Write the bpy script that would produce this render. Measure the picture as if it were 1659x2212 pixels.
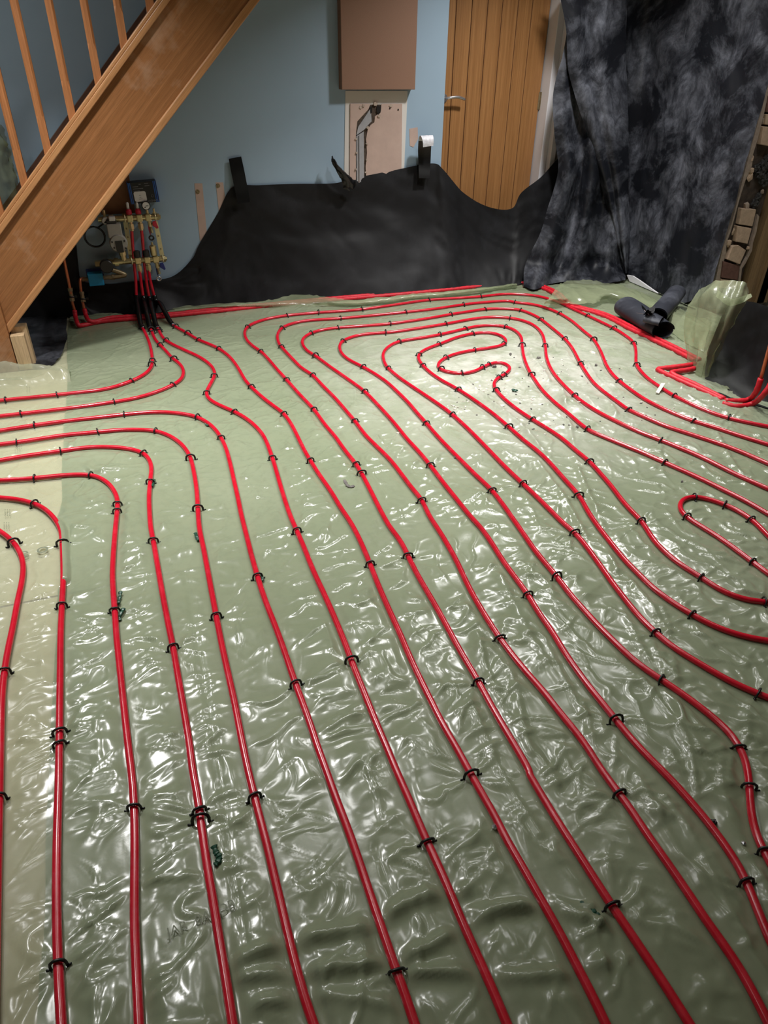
import bpy, bmesh, math, random
import numpy as np
from mathutils import Vector, Matrix

for _o in list(bpy.data.objects):
    bpy.data.objects.remove(_o)
random.seed(7)
rng = np.random.default_rng(7)
scene = bpy.context.scene
COL = scene.collection

# ------------------------------------------------------------------ camera
F, CX, CY, H = 1500.0, 829.5, 1106.0, 1.35          # focal length in pixels of a 1659x2212 frame, eye height
_d = np.array([795 - CX, 3370 - CY, F]); _d /= np.linalg.norm(_d)
_hx = 175.0
_hy = CY - (_d[0] * (_hx - CX) + _d[2] * F) / _d[1]
_y = np.array([_hx - CX, _hy - CY, F]); _y /= np.linalg.norm(_y)
_z = -_d
_x = np.cross(_y, _z)
R = np.array([_x, _y, _z])
EYE = np.array([0, 0, H])
cam_data = bpy.data.cameras.new('camera')
cam = bpy.data.objects.new('camera', cam_data)
COL.objects.link(cam)
cam_data.sensor_fit = 'VERTICAL'
cam_data.sensor_height = 36.0
cam_data.sensor_width = 27.0
cam_data.lens = F / 2212 * 36.0
cam_data.clip_start = 0.02
M = Matrix.Identity(4)
for i in range(3):
    M[i][0] = R[i][0]; M[i][1] = -R[i][1]; M[i][2] = -R[i][2]; M[i][3] = EYE[i]
cam.matrix_world = M
scene.camera = cam

# ------------------------------------------------------------------ world, lamps, exposure
world = bpy.data.worlds.new('world'); scene.world = world
world.use_nodes = True
world.node_tree.nodes['Background'].inputs[0].default_value = (0.5, 0.55, 0.6, 1)
world.node_tree.nodes['Background'].inputs[1].default_value = 0.02
scene.view_settings.view_transform = 'Standard'
scene.view_settings.look = 'None'
scene.view_settings.exposure = 0.08
scene.view_settings.gamma = 1.0
CEIL = 2.38
DOWNLIGHTS_AND_FILLS = [  # recessed ceiling downlights plus added fills: x, y, watts, diameter, beam
    (2.35, 3.55, 27, 0.2, 125), (1.60, 3.00, 15, 0.2, 100), (-0.35, 2.80, 26, 0.2, 112),
    (0.20, 1.85, 1.5, 0.14, 95), (1.15, 1.85, 1.4, 0.14, 95), (2.10, 1.80, 0.9, 0.14, 95), (-0.95, 1.80, 5, 0.16, 110), (0.65, 2.45, 6, 0.16, 92), (2.2, 2.6, 5, 0.16, 95), (2.95, 2.75, 6, 0.16, 125), (-1.25, 3.55, 10, 0.16, 172)]  # some are fills added for film sparkle, drape, pier and spindle wall
for (lx, ly, w, dia, beam) in DOWNLIGHTS_AND_FILLS:
    ld = bpy.data.lights.new('downlight_or_fill', 'AREA')
    ld.shape = 'DISK'; ld.size = dia; ld.energy = w; ld.spread = math.radians(beam)
    ld.color = (1.0, 0.985, 0.975)
    lo = bpy.data.objects.new('downlight_or_fill', ld); COL.objects.link(lo)
    lo.location = (lx, ly, CEIL - 0.012)

# ------------------------------------------------------------------ pixel -> point helpers
def ray(px, py): return R @ np.array([px - CX, py - CY, F])
def fl(px, py, z=0.0):
    r = ray(px, py); return EYE + r * ((z - H) / r[2])
def wy(px, py, Y):
    r = ray(px, py); return EYE + r * (Y / r[1])
def wx(px, py, X):
    r = ray(px, py); return EYE + r * (X / r[0])
def pt(px, py, ax, v):
    return fl(px, py, v) if ax == 'z' else wy(px, py, v) if ax == 'y' else wx(px, py, v)

# ------------------------------------------------------------------ noise
_perm = np.random.default_rng(3).permutation(256)
_perm = np.concatenate([_perm, _perm])
_ang = np.random.default_rng(4).random(256) * 2 * math.pi
_gx, _gy = np.cos(_ang), np.sin(_ang)
def pn(x, y, seed=0):
    x = np.asarray(x, float) + seed * 17.31; y = np.asarray(y, float) + seed * 9.73
    xi = np.floor(x).astype(int); yi = np.floor(y).astype(int)
    xf = x - xi; yf = y - yi
    u = xf * xf * xf * (xf * (xf * 6 - 15) + 10); v = yf * yf * yf * (yf * (yf * 6 - 15) + 10)
    def g(a, b, dx, dy):
        h = _perm[(_perm[a & 255] + b) & 255]
        return _gx[h] * dx + _gy[h] * dy
    n00 = g(xi, yi, xf, yf); n10 = g(xi + 1, yi, xf - 1, yf)
    n01 = g(xi, yi + 1, xf, yf - 1); n11 = g(xi + 1, yi + 1, xf - 1, yf - 1)
    a = n00 + u * (n10 - n00); b = n01 + u * (n11 - n01)
    return (a + v * (b - a)) * 1.5
def ridge(n, w): return np.exp(-(n / w) ** 2)
def sstep(t, a, b):
    t = np.clip((t - a) / (b - a), 0, 1); return t * t * (3 - 2 * t)

# ------------------------------------------------------------------ mesh building
class MB:
    def __init__(s): s.v = []; s.f = []
    def add(s, verts, faces):
        o = len(s.v); s.v.extend([tuple(map(float, p)) for p in verts])
        s.f.extend([tuple(i + o for i in f) for f in faces]); return s
    def box(s, a, b, jit=0.0):
        x0, y0, z0 = a; x1, y1, z1 = b
        v = [(x0, y0, z0), (x1, y0, z0), (x1, y1, z0), (x0, y1, z0), (x0, y0, z1), (x1, y0, z1), (x1, y1, z1), (x0, y1, z1)]
        if jit: v = [tuple(c + random.uniform(-jit, jit) for c in p) for p in v]
        return s.add(v, [(0, 3, 2, 1), (4, 5, 6, 7), (0, 1, 5, 4), (1, 2, 6, 5), (2, 3, 7, 6), (3, 0, 4, 7)])
    def hexa(s, lo, hi):      # lo, hi: 4 points each
        return s.add(list(lo) + list(hi), [(0, 3, 2, 1), (4, 5, 6, 7), (0, 1, 5, 4), (1, 2, 6, 5), (2, 3, 7, 6), (3, 0, 4, 7)])
    def prism(s, poly, d):    # poly: list of 3D points, d: extrusion vector
        n = len(poly); p = [np.array(q, float) for q in poly]; d = np.array(d, float)
        s.add(p + [q + d for q in p], [tuple(range(n - 1, -1, -1)), tuple(range(n, 2 * n))] + [(i, (i + 1) % n, n + (i + 1) % n, n + i) for i in range(n)])
        return s
    def tube(s, path, r, n=10, caps=True, flat=1.0, up=None):
        P = np.array(path, float); m = len(P)
        rr = np.full(m, r) if np.isscalar(r) else np.array(r, float)
        T = np.gradient(P, axis=0); T /= (np.linalg.norm(T, axis=1)[:, None] + 1e-12)
        a = np.array([0, 0, 1.0]) if up is None else np.array(up, float)
        if abs(T[0] @ a) > 0.9: a = np.array([1.0, 0, 0])
        N = np.cross(a, T[0]); N /= np.linalg.norm(N)
        V = []
        for i in range(m):
            N = N - T[i] * (N @ T[i]); N /= np.linalg.norm(N)
            B = np.cross(T[i], N)
            for k in range(n):
                t = 2 * math.pi * k / n
                V.append(P[i] + rr[i] * (math.cos(t) * N + flat * math.sin(t) * B))
        Fc = [(i * n + k, i * n + (k + 1) % n, (i + 1) * n + (k + 1) % n, (i + 1) * n + k) for i in range(m - 1) for k in range(n)]
        if caps: Fc += [tuple(range(n - 1, -1, -1)), tuple((m - 1) * n + k for k in range(n))]
        return s.add(V, Fc)
    def cyl(s, a, b, r, n=14, r2=None):
        a = np.array(a, float); b = np.array(b, float)
        return s.tube([a, b], [r, r if r2 is None else r2], n)
    def lathe(s, base, axis, prof, n=16):   # prof: (distance along axis, radius)
        base = np.array(base, float); axis = np.array(axis, float); axis /= np.linalg.norm(axis)
        return s.tube_prof(base, axis, prof, n)
    def tube_prof(s, base, axis, prof, n):
        a = np.array([0, 0, 1.0]) if abs(axis[2]) < 0.9 else np.array([1.0, 0, 0])
        N = np.cross(a, axis); N /= np.linalg.norm(N); B = np.cross(axis, N)
        V = []
        for (d, r) in prof:
            for k in range(n):
                t = 2 * math.pi * k / n
                V.append(base + axis * d + r * (math.cos(t) * N + math.sin(t) * B))
        m = len(prof)
        Fc = [(i * n + k, i * n + (k + 1) % n, (i + 1) * n + (k + 1) % n, (i + 1) * n + k) for i in range(m - 1) for k in range(n)]
        Fc += [tuple(range(n - 1, -1, -1)), tuple((m - 1) * n + k for k in range(n))]
        return s.add(V, Fc)
    def torus(s, c, axis, r, rt, n=28, m=8):
        c = np.array(c, float); axis = np.array(axis, float); axis /= np.linalg.norm(axis)
        a = np.array([0, 0, 1.0]) if abs(axis[2]) < 0.9 else np.array([1.0, 0, 0])
        N = np.cross(a, axis); N /= np.linalg.norm(N); B = np.cross(axis, N)
        V = []
        for i in range(n):
            t = 2 * math.pi * i / n; D = math.cos(t) * N + math.sin(t) * B
            for k in range(m):
                q = 2 * math.pi * k / m
                V.append(c + D * (r + rt * math.cos(q)) + axis * rt * math.sin(q))
        return s.add(V, [(i * m + k, i * m + (k + 1) % m, ((i + 1) % n) * m + (k + 1) % m, ((i + 1) % n) * m + k) for i in range(n) for k in range(m)])
    def grid(s, P):           # P: (m,n,3)
        m, n = P.shape[:2]
        return s.add(P.reshape(-1, 3), [(i * n + j, i * n + j + 1, (i + 1) * n + j + 1, (i + 1) * n + j) for i in range(m - 1) for j in range(n - 1)])

def obj(name, mb, mat, parent=None, smooth=False, bevel=0.0, angle=None):
    me = bpy.data.meshes.new(name)
    org = np.array(ROOT.get(parent.name, (0, 0, 0))) if parent is not None else np.zeros(3)
    me.from_pydata([tuple(np.array(p) - org) for p in mb.v], [], mb.f)
    me.validate(); me.update()
    if mat is not None: me.materials.append(mat)
    if smooth or angle:
        me.polygons.foreach_set('use_smooth', [True] * len(me.polygons))
        if angle:
            me.set_sharp_from_angle(angle=math.radians(angle))
    o = bpy.data.objects.new(name, me); COL.objects.link(o)
    if parent is not None:
        o.parent = parent; ROOT[o.name] = tuple(org)
    if bevel:
        b = o.modifiers.new('bevel', 'BEVEL'); b.width = bevel; b.segments = 2; b.limit_method = 'ANGLE'
    return o
ROOT = {}
def thing(name, label, cat, loc, group=None):
    o = bpy.data.objects.new(name, None); COL.objects.link(o)
    o.empty_display_size = 0.05
    o.location = tuple(map(float, loc)); ROOT[o.name] = tuple(map(float, loc))
    tag(o, label, cat, group); return o
def tag(o, label, cat, group=None, kind=None):
    if label: o['label'] = label
    if cat: o['category'] = cat
    if group: o['group'] = group
    if kind: o['kind'] = kind
    return o
def struct(name, mb, mat, label=None, parent=None, **k):
    o = obj(name, mb, mat, parent, **k)
    o['kind'] = 'structure'
    if label: o['label'] = label
    return o
def big_grid(name, P, mat):     # fast smooth grid object
    m, n = P.shape[:2]
    me = bpy.data.meshes.new(name)
    me.vertices.add(m * n); me.vertices.foreach_set('co', P.reshape(-1).astype(np.float32))
    i, j = np.meshgrid(np.arange(m - 1), np.arange(n - 1), indexing='ij')
    q = np.stack([i * n + j, i * n + j + 1, (i + 1) * n + j + 1, (i + 1) * n + j], -1).reshape(-1, 4)
    # orientation: rows run along y, columns along x -> upwards
    me.loops.add(q.size); me.loops.foreach_set('vertex_index', q.reshape(-1).astype(np.int32))
    me.polygons.add(len(q)); me.polygons.foreach_set('loop_start', (np.arange(len(q)) * 4).astype(np.int32))
    me.polygons.foreach_set('use_smooth', np.ones(len(q), bool))
    me.update(calc_edges=True); me.validate()
    me.materials.append(mat)
    o = bpy.data.objects.new(name, me); COL.objects.link(o); return o

def catmull(P, per=8):
    P = [np.array(p, float) for p in P]
    Q = [2 * P[0] - P[1]] + P + [2 * P[-1] - P[-2]]
    out = []
    for i in range(1, len(Q) - 2):
        a, b, c, d = Q[i - 1], Q[i], Q[i + 1], Q[i + 2]
        for k in range(per):
            t = k / per
            out.append(0.5 * (2 * b + (c - a) * t + (2 * a - 5 * b + 4 * c - d) * t * t + (-a + 3 * b - 3 * c + d) * t ** 3))
    out.append(P[-1]); return np.array(out)
def resample(P, step):
    P = np.array(P); L = np.concatenate([[0], np.cumsum(np.linalg.norm(np.diff(P, axis=0), axis=1))])
    n = max(2, int(L[-1] / step) + 1); t = np.linspace(0, L[-1], n)
    return np.stack([np.interp(t, L, P[:, k]) for k in range(3)], 1)
def net(ctrl, per=8, amp=0.0, scale=6.0, seed=0, crumple=0.0):
    """ctrl: rows of world points -> smooth surface grid with folds pushed along its normal"""
    rows = [catmull(r, per) for r in ctrl]
    cols = [catmull([r[j] for r in rows], per) for j in range(len(rows[0]))]
    P = np.stack(cols, 1)
    if amp or crumple:
        du = np.gradient(P, axis=0); dv = np.gradient(P, axis=1)
        N = np.cross(du, dv); N /= (np.linalg.norm(N, axis=2)[..., None] + 1e-9)
        U = np.concatenate([np.zeros((1, P.shape[1])), np.cumsum(np.linalg.norm(np.diff(P, axis=0), axis=2), 0)])
        W = np.concatenate([np.zeros((P.shape[0], 1)), np.cumsum(np.linalg.norm(np.diff(P, axis=1), axis=2), 1)], 1)
        h = amp * pn(U * scale, W * scale, seed) + amp * 0.5 * pn(U * scale * 2.2, W * scale * 2.2, seed + 1)
        if crumple:
            n1 = pn(U * scale * 1.1 + 0.4 * pn(U * 9, W * 9, seed + 5), W * scale * 1.1, seed + 2)
            n2 = pn(U * scale * 2.3, W * scale * 2.3 + 0.3 * pn(U * 14, W * 14, seed + 6), seed + 3)
            h += crumple * (ridge(n1, 0.16) + 0.5 * ridge(n2, 0.2))
        P = P + N * h[..., None]
    return P

# ------------------------------------------------------------------ materials
def lin(c):
    return tuple((x / 255 / 12.92 if x / 255 <= 0.04045 else ((x / 255 + 0.055) / 1.055) ** 2.4) for x in c) + (1.0,)
class NT:
    def __init__(s, name):
        s.m = bpy.data.materials.new(name); s.m.use_nodes = True
        s.t = s.m.node_tree; s.b = s.t.nodes['Principled BSDF']; s.out = s.t.nodes['Material Output']
    def n(s, typ, **k):
        o = s.t.nodes.new(typ)
        for a, v in k.items(): setattr(o, a, v)
        return o
    def l(s, a, b): s.t.links.new(a, b)
    def coords(s, scale=(1, 1, 1), rot=(0, 0, 0)):
        c = s.n('ShaderNodeTexCoord'); m = s.n('ShaderNodeMapping')
        g = s.n('ShaderNodeNewGeometry')
        s.l(g.outputs['Position'], m.inputs['Vector'])
        m.inputs['Rotation'].default_value = rot; m.inputs['Scale'].default_value = scale
        return m.outputs['Vector']
    def noise(s, vec, scale, detail=4, rough=0.55, dist=0.0):
        o = s.n('ShaderNodeTexNoise'); o.inputs['Scale'].default_value = scale; o.inputs['Detail'].default_value = detail
        o.inputs['Roughness'].default_value = rough; o.inputs['Distortion'].default_value = dist
        s.l(vec, o.inputs['Vector']); return o.outputs['Fac']
    def ramp(s, fac, stops):
        r = s.n('ShaderNodeValToRGB'); e = r.color_ramp.elements
        while len(e) < len(stops): e.new(0.5)
        for i, (p, c) in enumerate(stops):
            e[i].position = p; e[i].color = c
        s.l(fac, r.inputs['Fac']); return r.outputs['Color']
    def mix(s, fac, a, b, mode='MIX'):
        o = s.n('ShaderNodeMix', data_type='RGBA', blend_type=mode)
        if isinstance(fac, (int, float)): o.inputs[0].default_value = fac
        else: s.l(fac, o.inputs[0])
        for v, i in ((a, 6), (b, 7)):
            if isinstance(v, tuple): o.inputs[i].default_value = v
            else: s.l(v, o.inputs[i])
        return o.outputs[2]
    def bump(s, h, strength=0.2, dist=0.01):
        o = s.n('ShaderNodeBump'); o.inputs['Strength'].default_value = strength; o.inputs['Distance'].default_value = dist
        s.l(h, o.inputs['Height']); s.l(o.outputs['Normal'], s.b.inputs['Normal']); return o
    def set(s, **k):
        for a, v in k.items():
            i = s.b.inputs[a.replace('_', ' ')]
            if hasattr(v, 'links') or hasattr(v, 'is_linked'): s.l(v, i)
            else: i.default_value = v
        return s
def plain(name, c, rough=0.5, metal=0.0, var=0.12, scale=30, bump=0.0, coat=0.0):
    t = NT(name); v = t.coords()
    f = t.noise(v, scale, 3)
    base = lin(c); dark = tuple(x * (1 - var) for x in base[:3]) + (1,); lite = tuple(min(1, x * (1 + var)) for x in base[:3]) + (1,)
    t.set(Base_Color=t.ramp(f, [(0.3, dark), (0.7, lite)]), Roughness=rough, Metallic=metal, Coat_Weight=coat)
    if bump: t.bump(t.noise(v, scale * 3, 3), bump, 0.004)
    return t.m
def wood(name, c1, c2, rot, length=1.2, across=34, rough=0.42, coat=0.0, dust=0.0):
    t = NT(name); v = t.coords((across, across, length), (0, 0, 0))
    # grain runs along local z after the rotation
    m = v.node; m.inputs['Rotation'].default_value = rot
    m2 = t.n('ShaderNodeMapping'); m2.inputs['Scale'].default_value = (across, across, length)
    m.inputs['Scale'].default_value = (1, 1, 1); t.l(v, m2.inputs['Vector'])
    vv = m2.outputs['Vector']
    f = t.noise(vv, 1.0, 5, 0.6, 0.6); f2 = t.noise(vv, 6.0, 4, 0.7)
    c = t.ramp(f, [(0.28, lin(c1)), (0.5, lin(tuple((a + b) // 2 for a, b in zip(c1, c2)))), (0.72, lin(c2))])
    c = t.mix(t.ramp(f2, [(0.42, (0, 0, 0, 1)), (0.62, (0.35, 0.35, 0.35, 1))]), c, lin(tuple(int(a * 0.66) for a in c1)))
    if dust:
        g = t.noise(t.coords((1, 1, 1)), 5.5, 4, 0.6)
        c = t.mix(t.ramp(g, [(0.55, (0, 0, 0, 1)), (0.75, (dust, dust, dust, 1))]), c, lin((190, 160, 135)))
    t.set(Base_Color=c, Roughness=rough, Coat_Weight=coat)
    t.bump(f2, 0.12, 0.002)
    return t.m
RAKE = (0, math.radians(-45), 0)
M_string = wood('stained_wood_string', (134, 88, 50), (164, 112, 70), RAKE, 1.5, 62, 0.4, 0.05, 0.5)
M_rail = wood('pale_wood_rail', (168, 118, 74), (194, 144, 98), RAKE, 1.5, 40, 0.4)
M_spindle = wood('stained_wood_spindle', (150, 96, 56), (180, 122, 78), (0, 0, 0), 1.6, 50, 0.42)
M_darkwood = wood('dark_wood_string', (84, 58, 46), (108, 76, 60), RAKE, 1.5, 40, 0.5)
M_door = wood('oak_door', (146, 100, 56), (180, 130, 80), (0, 0, 0), 0.9, 70, 0.45)
M_rawwood = wood('raw_softwood', (178, 150, 112), (206, 180, 142), (0, 0, 0), 2, 40, 0.7)
M_lining = wood('old_timber_lining', (128, 104, 70), (166, 138, 98), (0, 0, 0), 1.4, 36, 0.7)

def paint(name, c, c2):
    t = NT(name); v = t.coords()
    f = t.noise(v, 1.6, 3)
    t.set(Base_Color=t.ramp(f, [(0.35, lin(c)), (0.65, lin(c2))]), Roughness=0.62)
    t.bump(t.noise(v, 260, 3), 0.12, 0.001); return t.m
M_blue = paint('blue_wall_paint', (144, 166, 184), (150, 173, 191))
M_cream = paint('cream_wall_paint', (206, 196, 184), (214, 205, 194))
M_white = paint('white_gloss_paint', (216, 214, 216), (222, 221, 224))
M_ceil = paint('white_ceiling_paint', (228, 228, 224), (234, 234, 230))
M_primer = paint('pale_primer', (204, 198, 192), (212, 208, 202))
M_pink = plain('pink_plaster', (182, 158, 146), 0.8, 0, 0.06, 14, 0.1)
M_mdf = NT('brown_mdf'); _v = M_mdf.coords()
M_mdf.set(Base_Color=M_mdf.mix(M_mdf.ramp(M_mdf.noise(_v, 420, 2), [(0.35, (0, 0, 0, 1)), (0.75, (0.5, 0.5, 0.5, 1))]), lin((142, 108, 88)), lin((112, 82, 64))), Roughness=0.7); M_mdf = M_mdf.m
M_concrete = plain('grey_concrete', (128, 124, 116), 0.9, 0, 0.2, 8, 0.3)
def board_mat():
    t = NT('cream_insulation_board'); v = t.coords()
    f = t.noise(v, 3, 4)
    t.set(Base_Color=t.ramp(f, [(0.3, lin((196, 186, 158))), (0.7, lin((216, 206, 180)))]), Roughness=0.7); return t.m
M_board = board_mat()

def membrane(name, c1, c2, thru, dust=True, crease=0.0030):
    t = NT(name); v = t.coords()
    big = t.noise(v, 1.3, 3); fine = t.noise(v, 40, 3)
    c = t.ramp(big, [(0.35, lin(c1)), (0.65, lin(c2))])
    c = t.mix(t.ramp(fine, [(0.45, (0, 0, 0, 1)), (0.8, (0.25, 0.25, 0.25, 1))]), c, lin(tuple(int(k * 0.8) for k in c1)))
    rough = 0.21
    if dust:   # plaster dust lying where the rubble is
        g = t.n('ShaderNodeNewGeometry'); d = t.n('ShaderNodeVectorMath', operation='DISTANCE')
        t.l(g.outputs['Position'], d.inputs[0]); d.inputs[1].default_value = (1.75, 2.85, 0)
        mm = t.n('ShaderNodeMapRange'); mm.inputs[1].default_value = 0.25; mm.inputs[2].default_value = 1.15
        mm.inputs[3].default_value = 0.62; mm.inputs[4].default_value = 0.0
        t.l(d.outputs['Value'], mm.inputs[0])
        nz = t.noise(v, 7, 5, 0.65)
        mu = t.n('ShaderNodeMath', operation='MULTIPLY'); t.l(mm.outputs[0], mu.inputs[0])
        rp = t.ramp(nz, [(0.3, (0.15, 0.15, 0.15, 1)), (0.62, (1, 1, 1, 1))]); t.l(rp, mu.inputs[1])
        c = t.mix(mu.outputs[0], c, lin((204, 201, 195)))
        r2 = t.n('ShaderNodeMapRange'); r2.inputs[3].default_value = 0.21; r2.inputs[4].default_value = 0.55
        t.l(mu.outputs[0], r2.inputs[0]); rough = r2.outputs[0]
    t.set(Base_Color=c, Roughness=rough, IOR=1.52, Specular_IOR_Level=0.6)
    t.bump(t.noise(v, 55, 2, 0.5, 0.6), 0.05, crease)
    tr = t.n('ShaderNodeBsdfTransparent'); tr.inputs[0].default_value = (0.9, 0.95, 0.84, 1)
    mx = t.n('ShaderNodeMixShader'); mx.inputs[0].default_value = thru
    t.l(t.b.outputs[0], mx.inputs[1]); t.l(tr.outputs[0], mx.inputs[2]); t.l(mx.outputs[0], t.out.inputs[0])
    return t.m
M_mem = membrane('green_membrane', (130, 140, 114), (142, 151, 126), 0.16)
M_mem1 = membrane('green_membrane_single_layer', (166, 167, 145), (176, 177, 156), 0.48, False)
M_memup = membrane('green_membrane_upstand', (140, 149, 116), (158, 165, 134), 0.48, False)
def blacksheet(name, dusty, rough=0.42, c=(24, 24, 27)):
    t = NT(name); v = t.coords()
    n1 = t.noise(v, 3.2, 7, 0.68, 0.5); n2 = t.noise(t.coords((6, 6, 3.6)), 2.0, 7, 0.72, 0.8); n3 = t.noise(v, 70, 3, 0.6)
    m = t.n('ShaderNodeMath', operation='MULTIPLY')
    t.l(t.ramp(n1, [(0.44, (0, 0, 0, 1)), (0.66, (1, 1, 1, 1))]), m.inputs[0]); t.l(t.ramp(n2, [(0.35, (0.1, 0.1, 0.1, 1)), (0.7, (1, 1, 1, 1))]), m.inputs[1])
    k = t.n('ShaderNodeMath', operation='MULTIPLY'); t.l(m.outputs[0], k.inputs[0]); k.inputs[1].default_value = dusty
    col = t.mix(k.outputs[0], lin(c), lin((146, 150, 162)))
    r = t.n('ShaderNodeMapRange'); r.inputs[3].default_value = rough; r.inputs[4].default_value = 0.9; t.l(k.outputs[0], r.inputs[0])
    t.set(Base_Color=col, Roughness=r.outputs[0], Specular_IOR_Level=0.3)
    t.bump(n3, 0.05, 0.004); return t.m
M_black = blacksheet('black_polythene', 0.035, 0.55, (13, 13, 15))
M_dusty = blacksheet('dusty_black_polythene', 0.68, 0.5, (20, 22, 28))
M_roll = blacksheet('grey_black_polythene', 0.3, 0.5, (44, 46, 53))
M_scrap_shade = blacksheet('scuffed_polythene_and_shade', 0.25, 0.5, (17, 17, 19))
M_tape = plain('black_tape', (12, 12, 13), 0.3, 0, 0.2, 60)
M_tapeback = plain('white_tape_back', (205, 205, 210), 0.5, 0, 0.15, 60)
def pipe_mat():
    t = NT('red_plastic_pipe'); v = t.coords()
    c = t.ramp(t.noise(v, 12, 4), [(0.3, lin((176, 8, 34))), (0.7, lin((196, 14, 40)))])
    d = t.ramp(t.noise(v, 26, 5, 0.7), [(0.5, (0, 0, 0, 1)), (0.8, (0.4, 0.4, 0.4, 1))])
    c = t.mix(d, c, lin((206, 70, 88)))
    t.set(Base_Color=c, Roughness=0.2, Specular_IOR_Level=0.55); return t.m
M_pipe = pipe_mat()
M_lag = plain('red_pipe_lagging', (190, 16, 36), 0.55, 0, 0.2, 60, 0.2)
M_clip = plain('black_clip_plastic', (14, 14, 15), 0.4, 0, 0.15, 80)
M_sleeve = plain('black_sleeve', (12, 12, 13), 0.25, 0, 0.1, 40)
M_brass = plain('nickel_brass', (196, 184, 140), 0.28, 0.85, 0.08, 60)
M_steel = plain('zinc_bracket', (214, 204, 160), 0.45, 0.4, 0.06, 30)
M_copper = plain('copper', (200, 120, 84), 0.35, 0.7, 0.1, 40)
M_fit = plain('tarnished_brass', (150, 134, 104), 0.4, 0.6, 0.2, 60)
M_grey = plain('pump_grey', (160, 158, 152), 0.5, 0, 0.05, 40)
M_dgrey = plain('pump_cap_dark', (30, 29, 28), 0.4, 0, 0.1, 50)
M_redp = plain('red_plastic', (176, 24, 52), 0.4, 0, 0.1, 50)
M_bluep = plain('blue_plastic', (28, 44, 110), 0.4, 0, 0.1, 50)
M_cyan = plain('bright_blue_cover', (16, 140, 190), 0.5, 0, 0.05, 40)
M_boxblack = plain('box_black_card', (16, 17, 20), 0.45, 0, 0.1, 40)
M_boxblue = plain('box_blue_card', (22, 84, 168), 0.45, 0, 0.08, 40)
M_whitep = plain('white_plastic', (206, 204, 202), 0.4, 0, 0.04, 40)
M_print = plain('grey_print', (110, 112, 116), 0.6, 0, 0.05, 40)
M_ink = plain('faint_ink', (104, 110, 88), 0.6, 0, 0.05, 40)
M_card = plain('brown_board', (120, 84, 56), 0.75, 0, 0.12, 20)
M_chrome = plain('satin_chrome', (215, 215, 220), 0.25, 0.9, 0.04, 30)
M_alu = plain('grey_capping', (168, 168, 172), 0.45, 0.3, 0.08, 30)
M_chase = plain('raw_chase', (72, 60, 50), 0.95, 0, 0.4, 60, 0.4)
M_brick = plain('cream_brick', (196, 172, 148), 0.9, 0, 0.14, 40, 0.5)
M_brickr = plain('brown_brick', (112, 80, 70), 0.9, 0, 0.2, 40, 0.5)
M_mortar = plain('dirty_mortar', (70, 60, 52), 0.95, 0, 0.35, 40, 0.5)
M_plaster = plain('broken_plaster', (168, 152, 138), 0.9, 0, 0.15, 40, 0.5)
M_wool = plain('sooty_wool', (62, 62, 62), 0.95, 0, 0.5, 90, 0.6)
M_chip = plain('plaster_chip', (206, 200, 188), 0.85, 0, 0.15, 40)
M_chipg = plain('grey_stone_chip', (104, 100, 96), 0.85, 0, 0.3, 60)
M_green = plain('dark_green_plastic', (20, 66, 48), 0.4, 0, 0.25, 60)
M_copperred = M_copper
# ================================================================== the room
WY, WX = 4.55, 3.45          # back wall plane, right wall plane
mb = MB().box((-3.2, -2.6, -0.14), (4.6, 6.2, -0.04))
floor = struct('floor', mb, M_concrete, 'grey concrete slab under the insulation boards')
ys = [-0.6, 0.6, 1.8, 3.0, 4.2, 4.55]
bm_cache = {}
for j in range(len(ys) - 1):
    x = -2.3 - (0.9 if j % 2 else 0.0)
    while x < WX:
        x1 = min(x + 2.4, WX)
        a = max(x, -2.3)
        if x1 - a > 0.1:
            obj('insulation_board', MB().box((a + 0.004, ys[j] + 0.004, -0.04), (x1 - 0.004, ys[j + 1] - 0.004, 0.0)), M_board, floor)
        x = x1
struct('ceiling', MB().box((-3.2, -2.6, CEIL), (4.6, 4.55, CEIL + 0.1)), M_ceil, 'white plaster ceiling')
# back wall with the door opening at its right end
DX0, DX1, DTOP = 2.05, 2.90, 2.12
struct('wall_back', MB().box((-3.2, WY, -0.04), (DX0, WY + 0.14, CEIL)).box((DX0, WY, DTOP), (DX1, WY + 0.14, CEIL)), M_blue, 'light blue painted back wall')
struct('wall_back_return', MB().box((DX1, WY + 0.03, -0.04), (WX + 0.16, WY + 0.14, CEIL)), M_cream, 'cream wall beside the oak door')
struct('wall_right', MB().box((WX, 3.47, -0.04), (WX + 0.16, WY + 0.03, CEIL)), M_plaster, 'right wall ending in broken brickwork')
struct('wall_left', MB().box((-3.3, -2.6, -0.04), (-3.2, WY, CEIL)), M_blue, 'light blue painted wall far left')
struct('wall_front', MB().box((-3.2, -2.7, -0.04), (4.6, -2.6, CEIL)), M_blue, 'light blue wall opposite the stairs')
struct('wall_side', MB().box((4.5, -2.6, -0.04), (4.6, 4.7, CEIL)), M_cream, 'cream wall beyond the opening')
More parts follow.
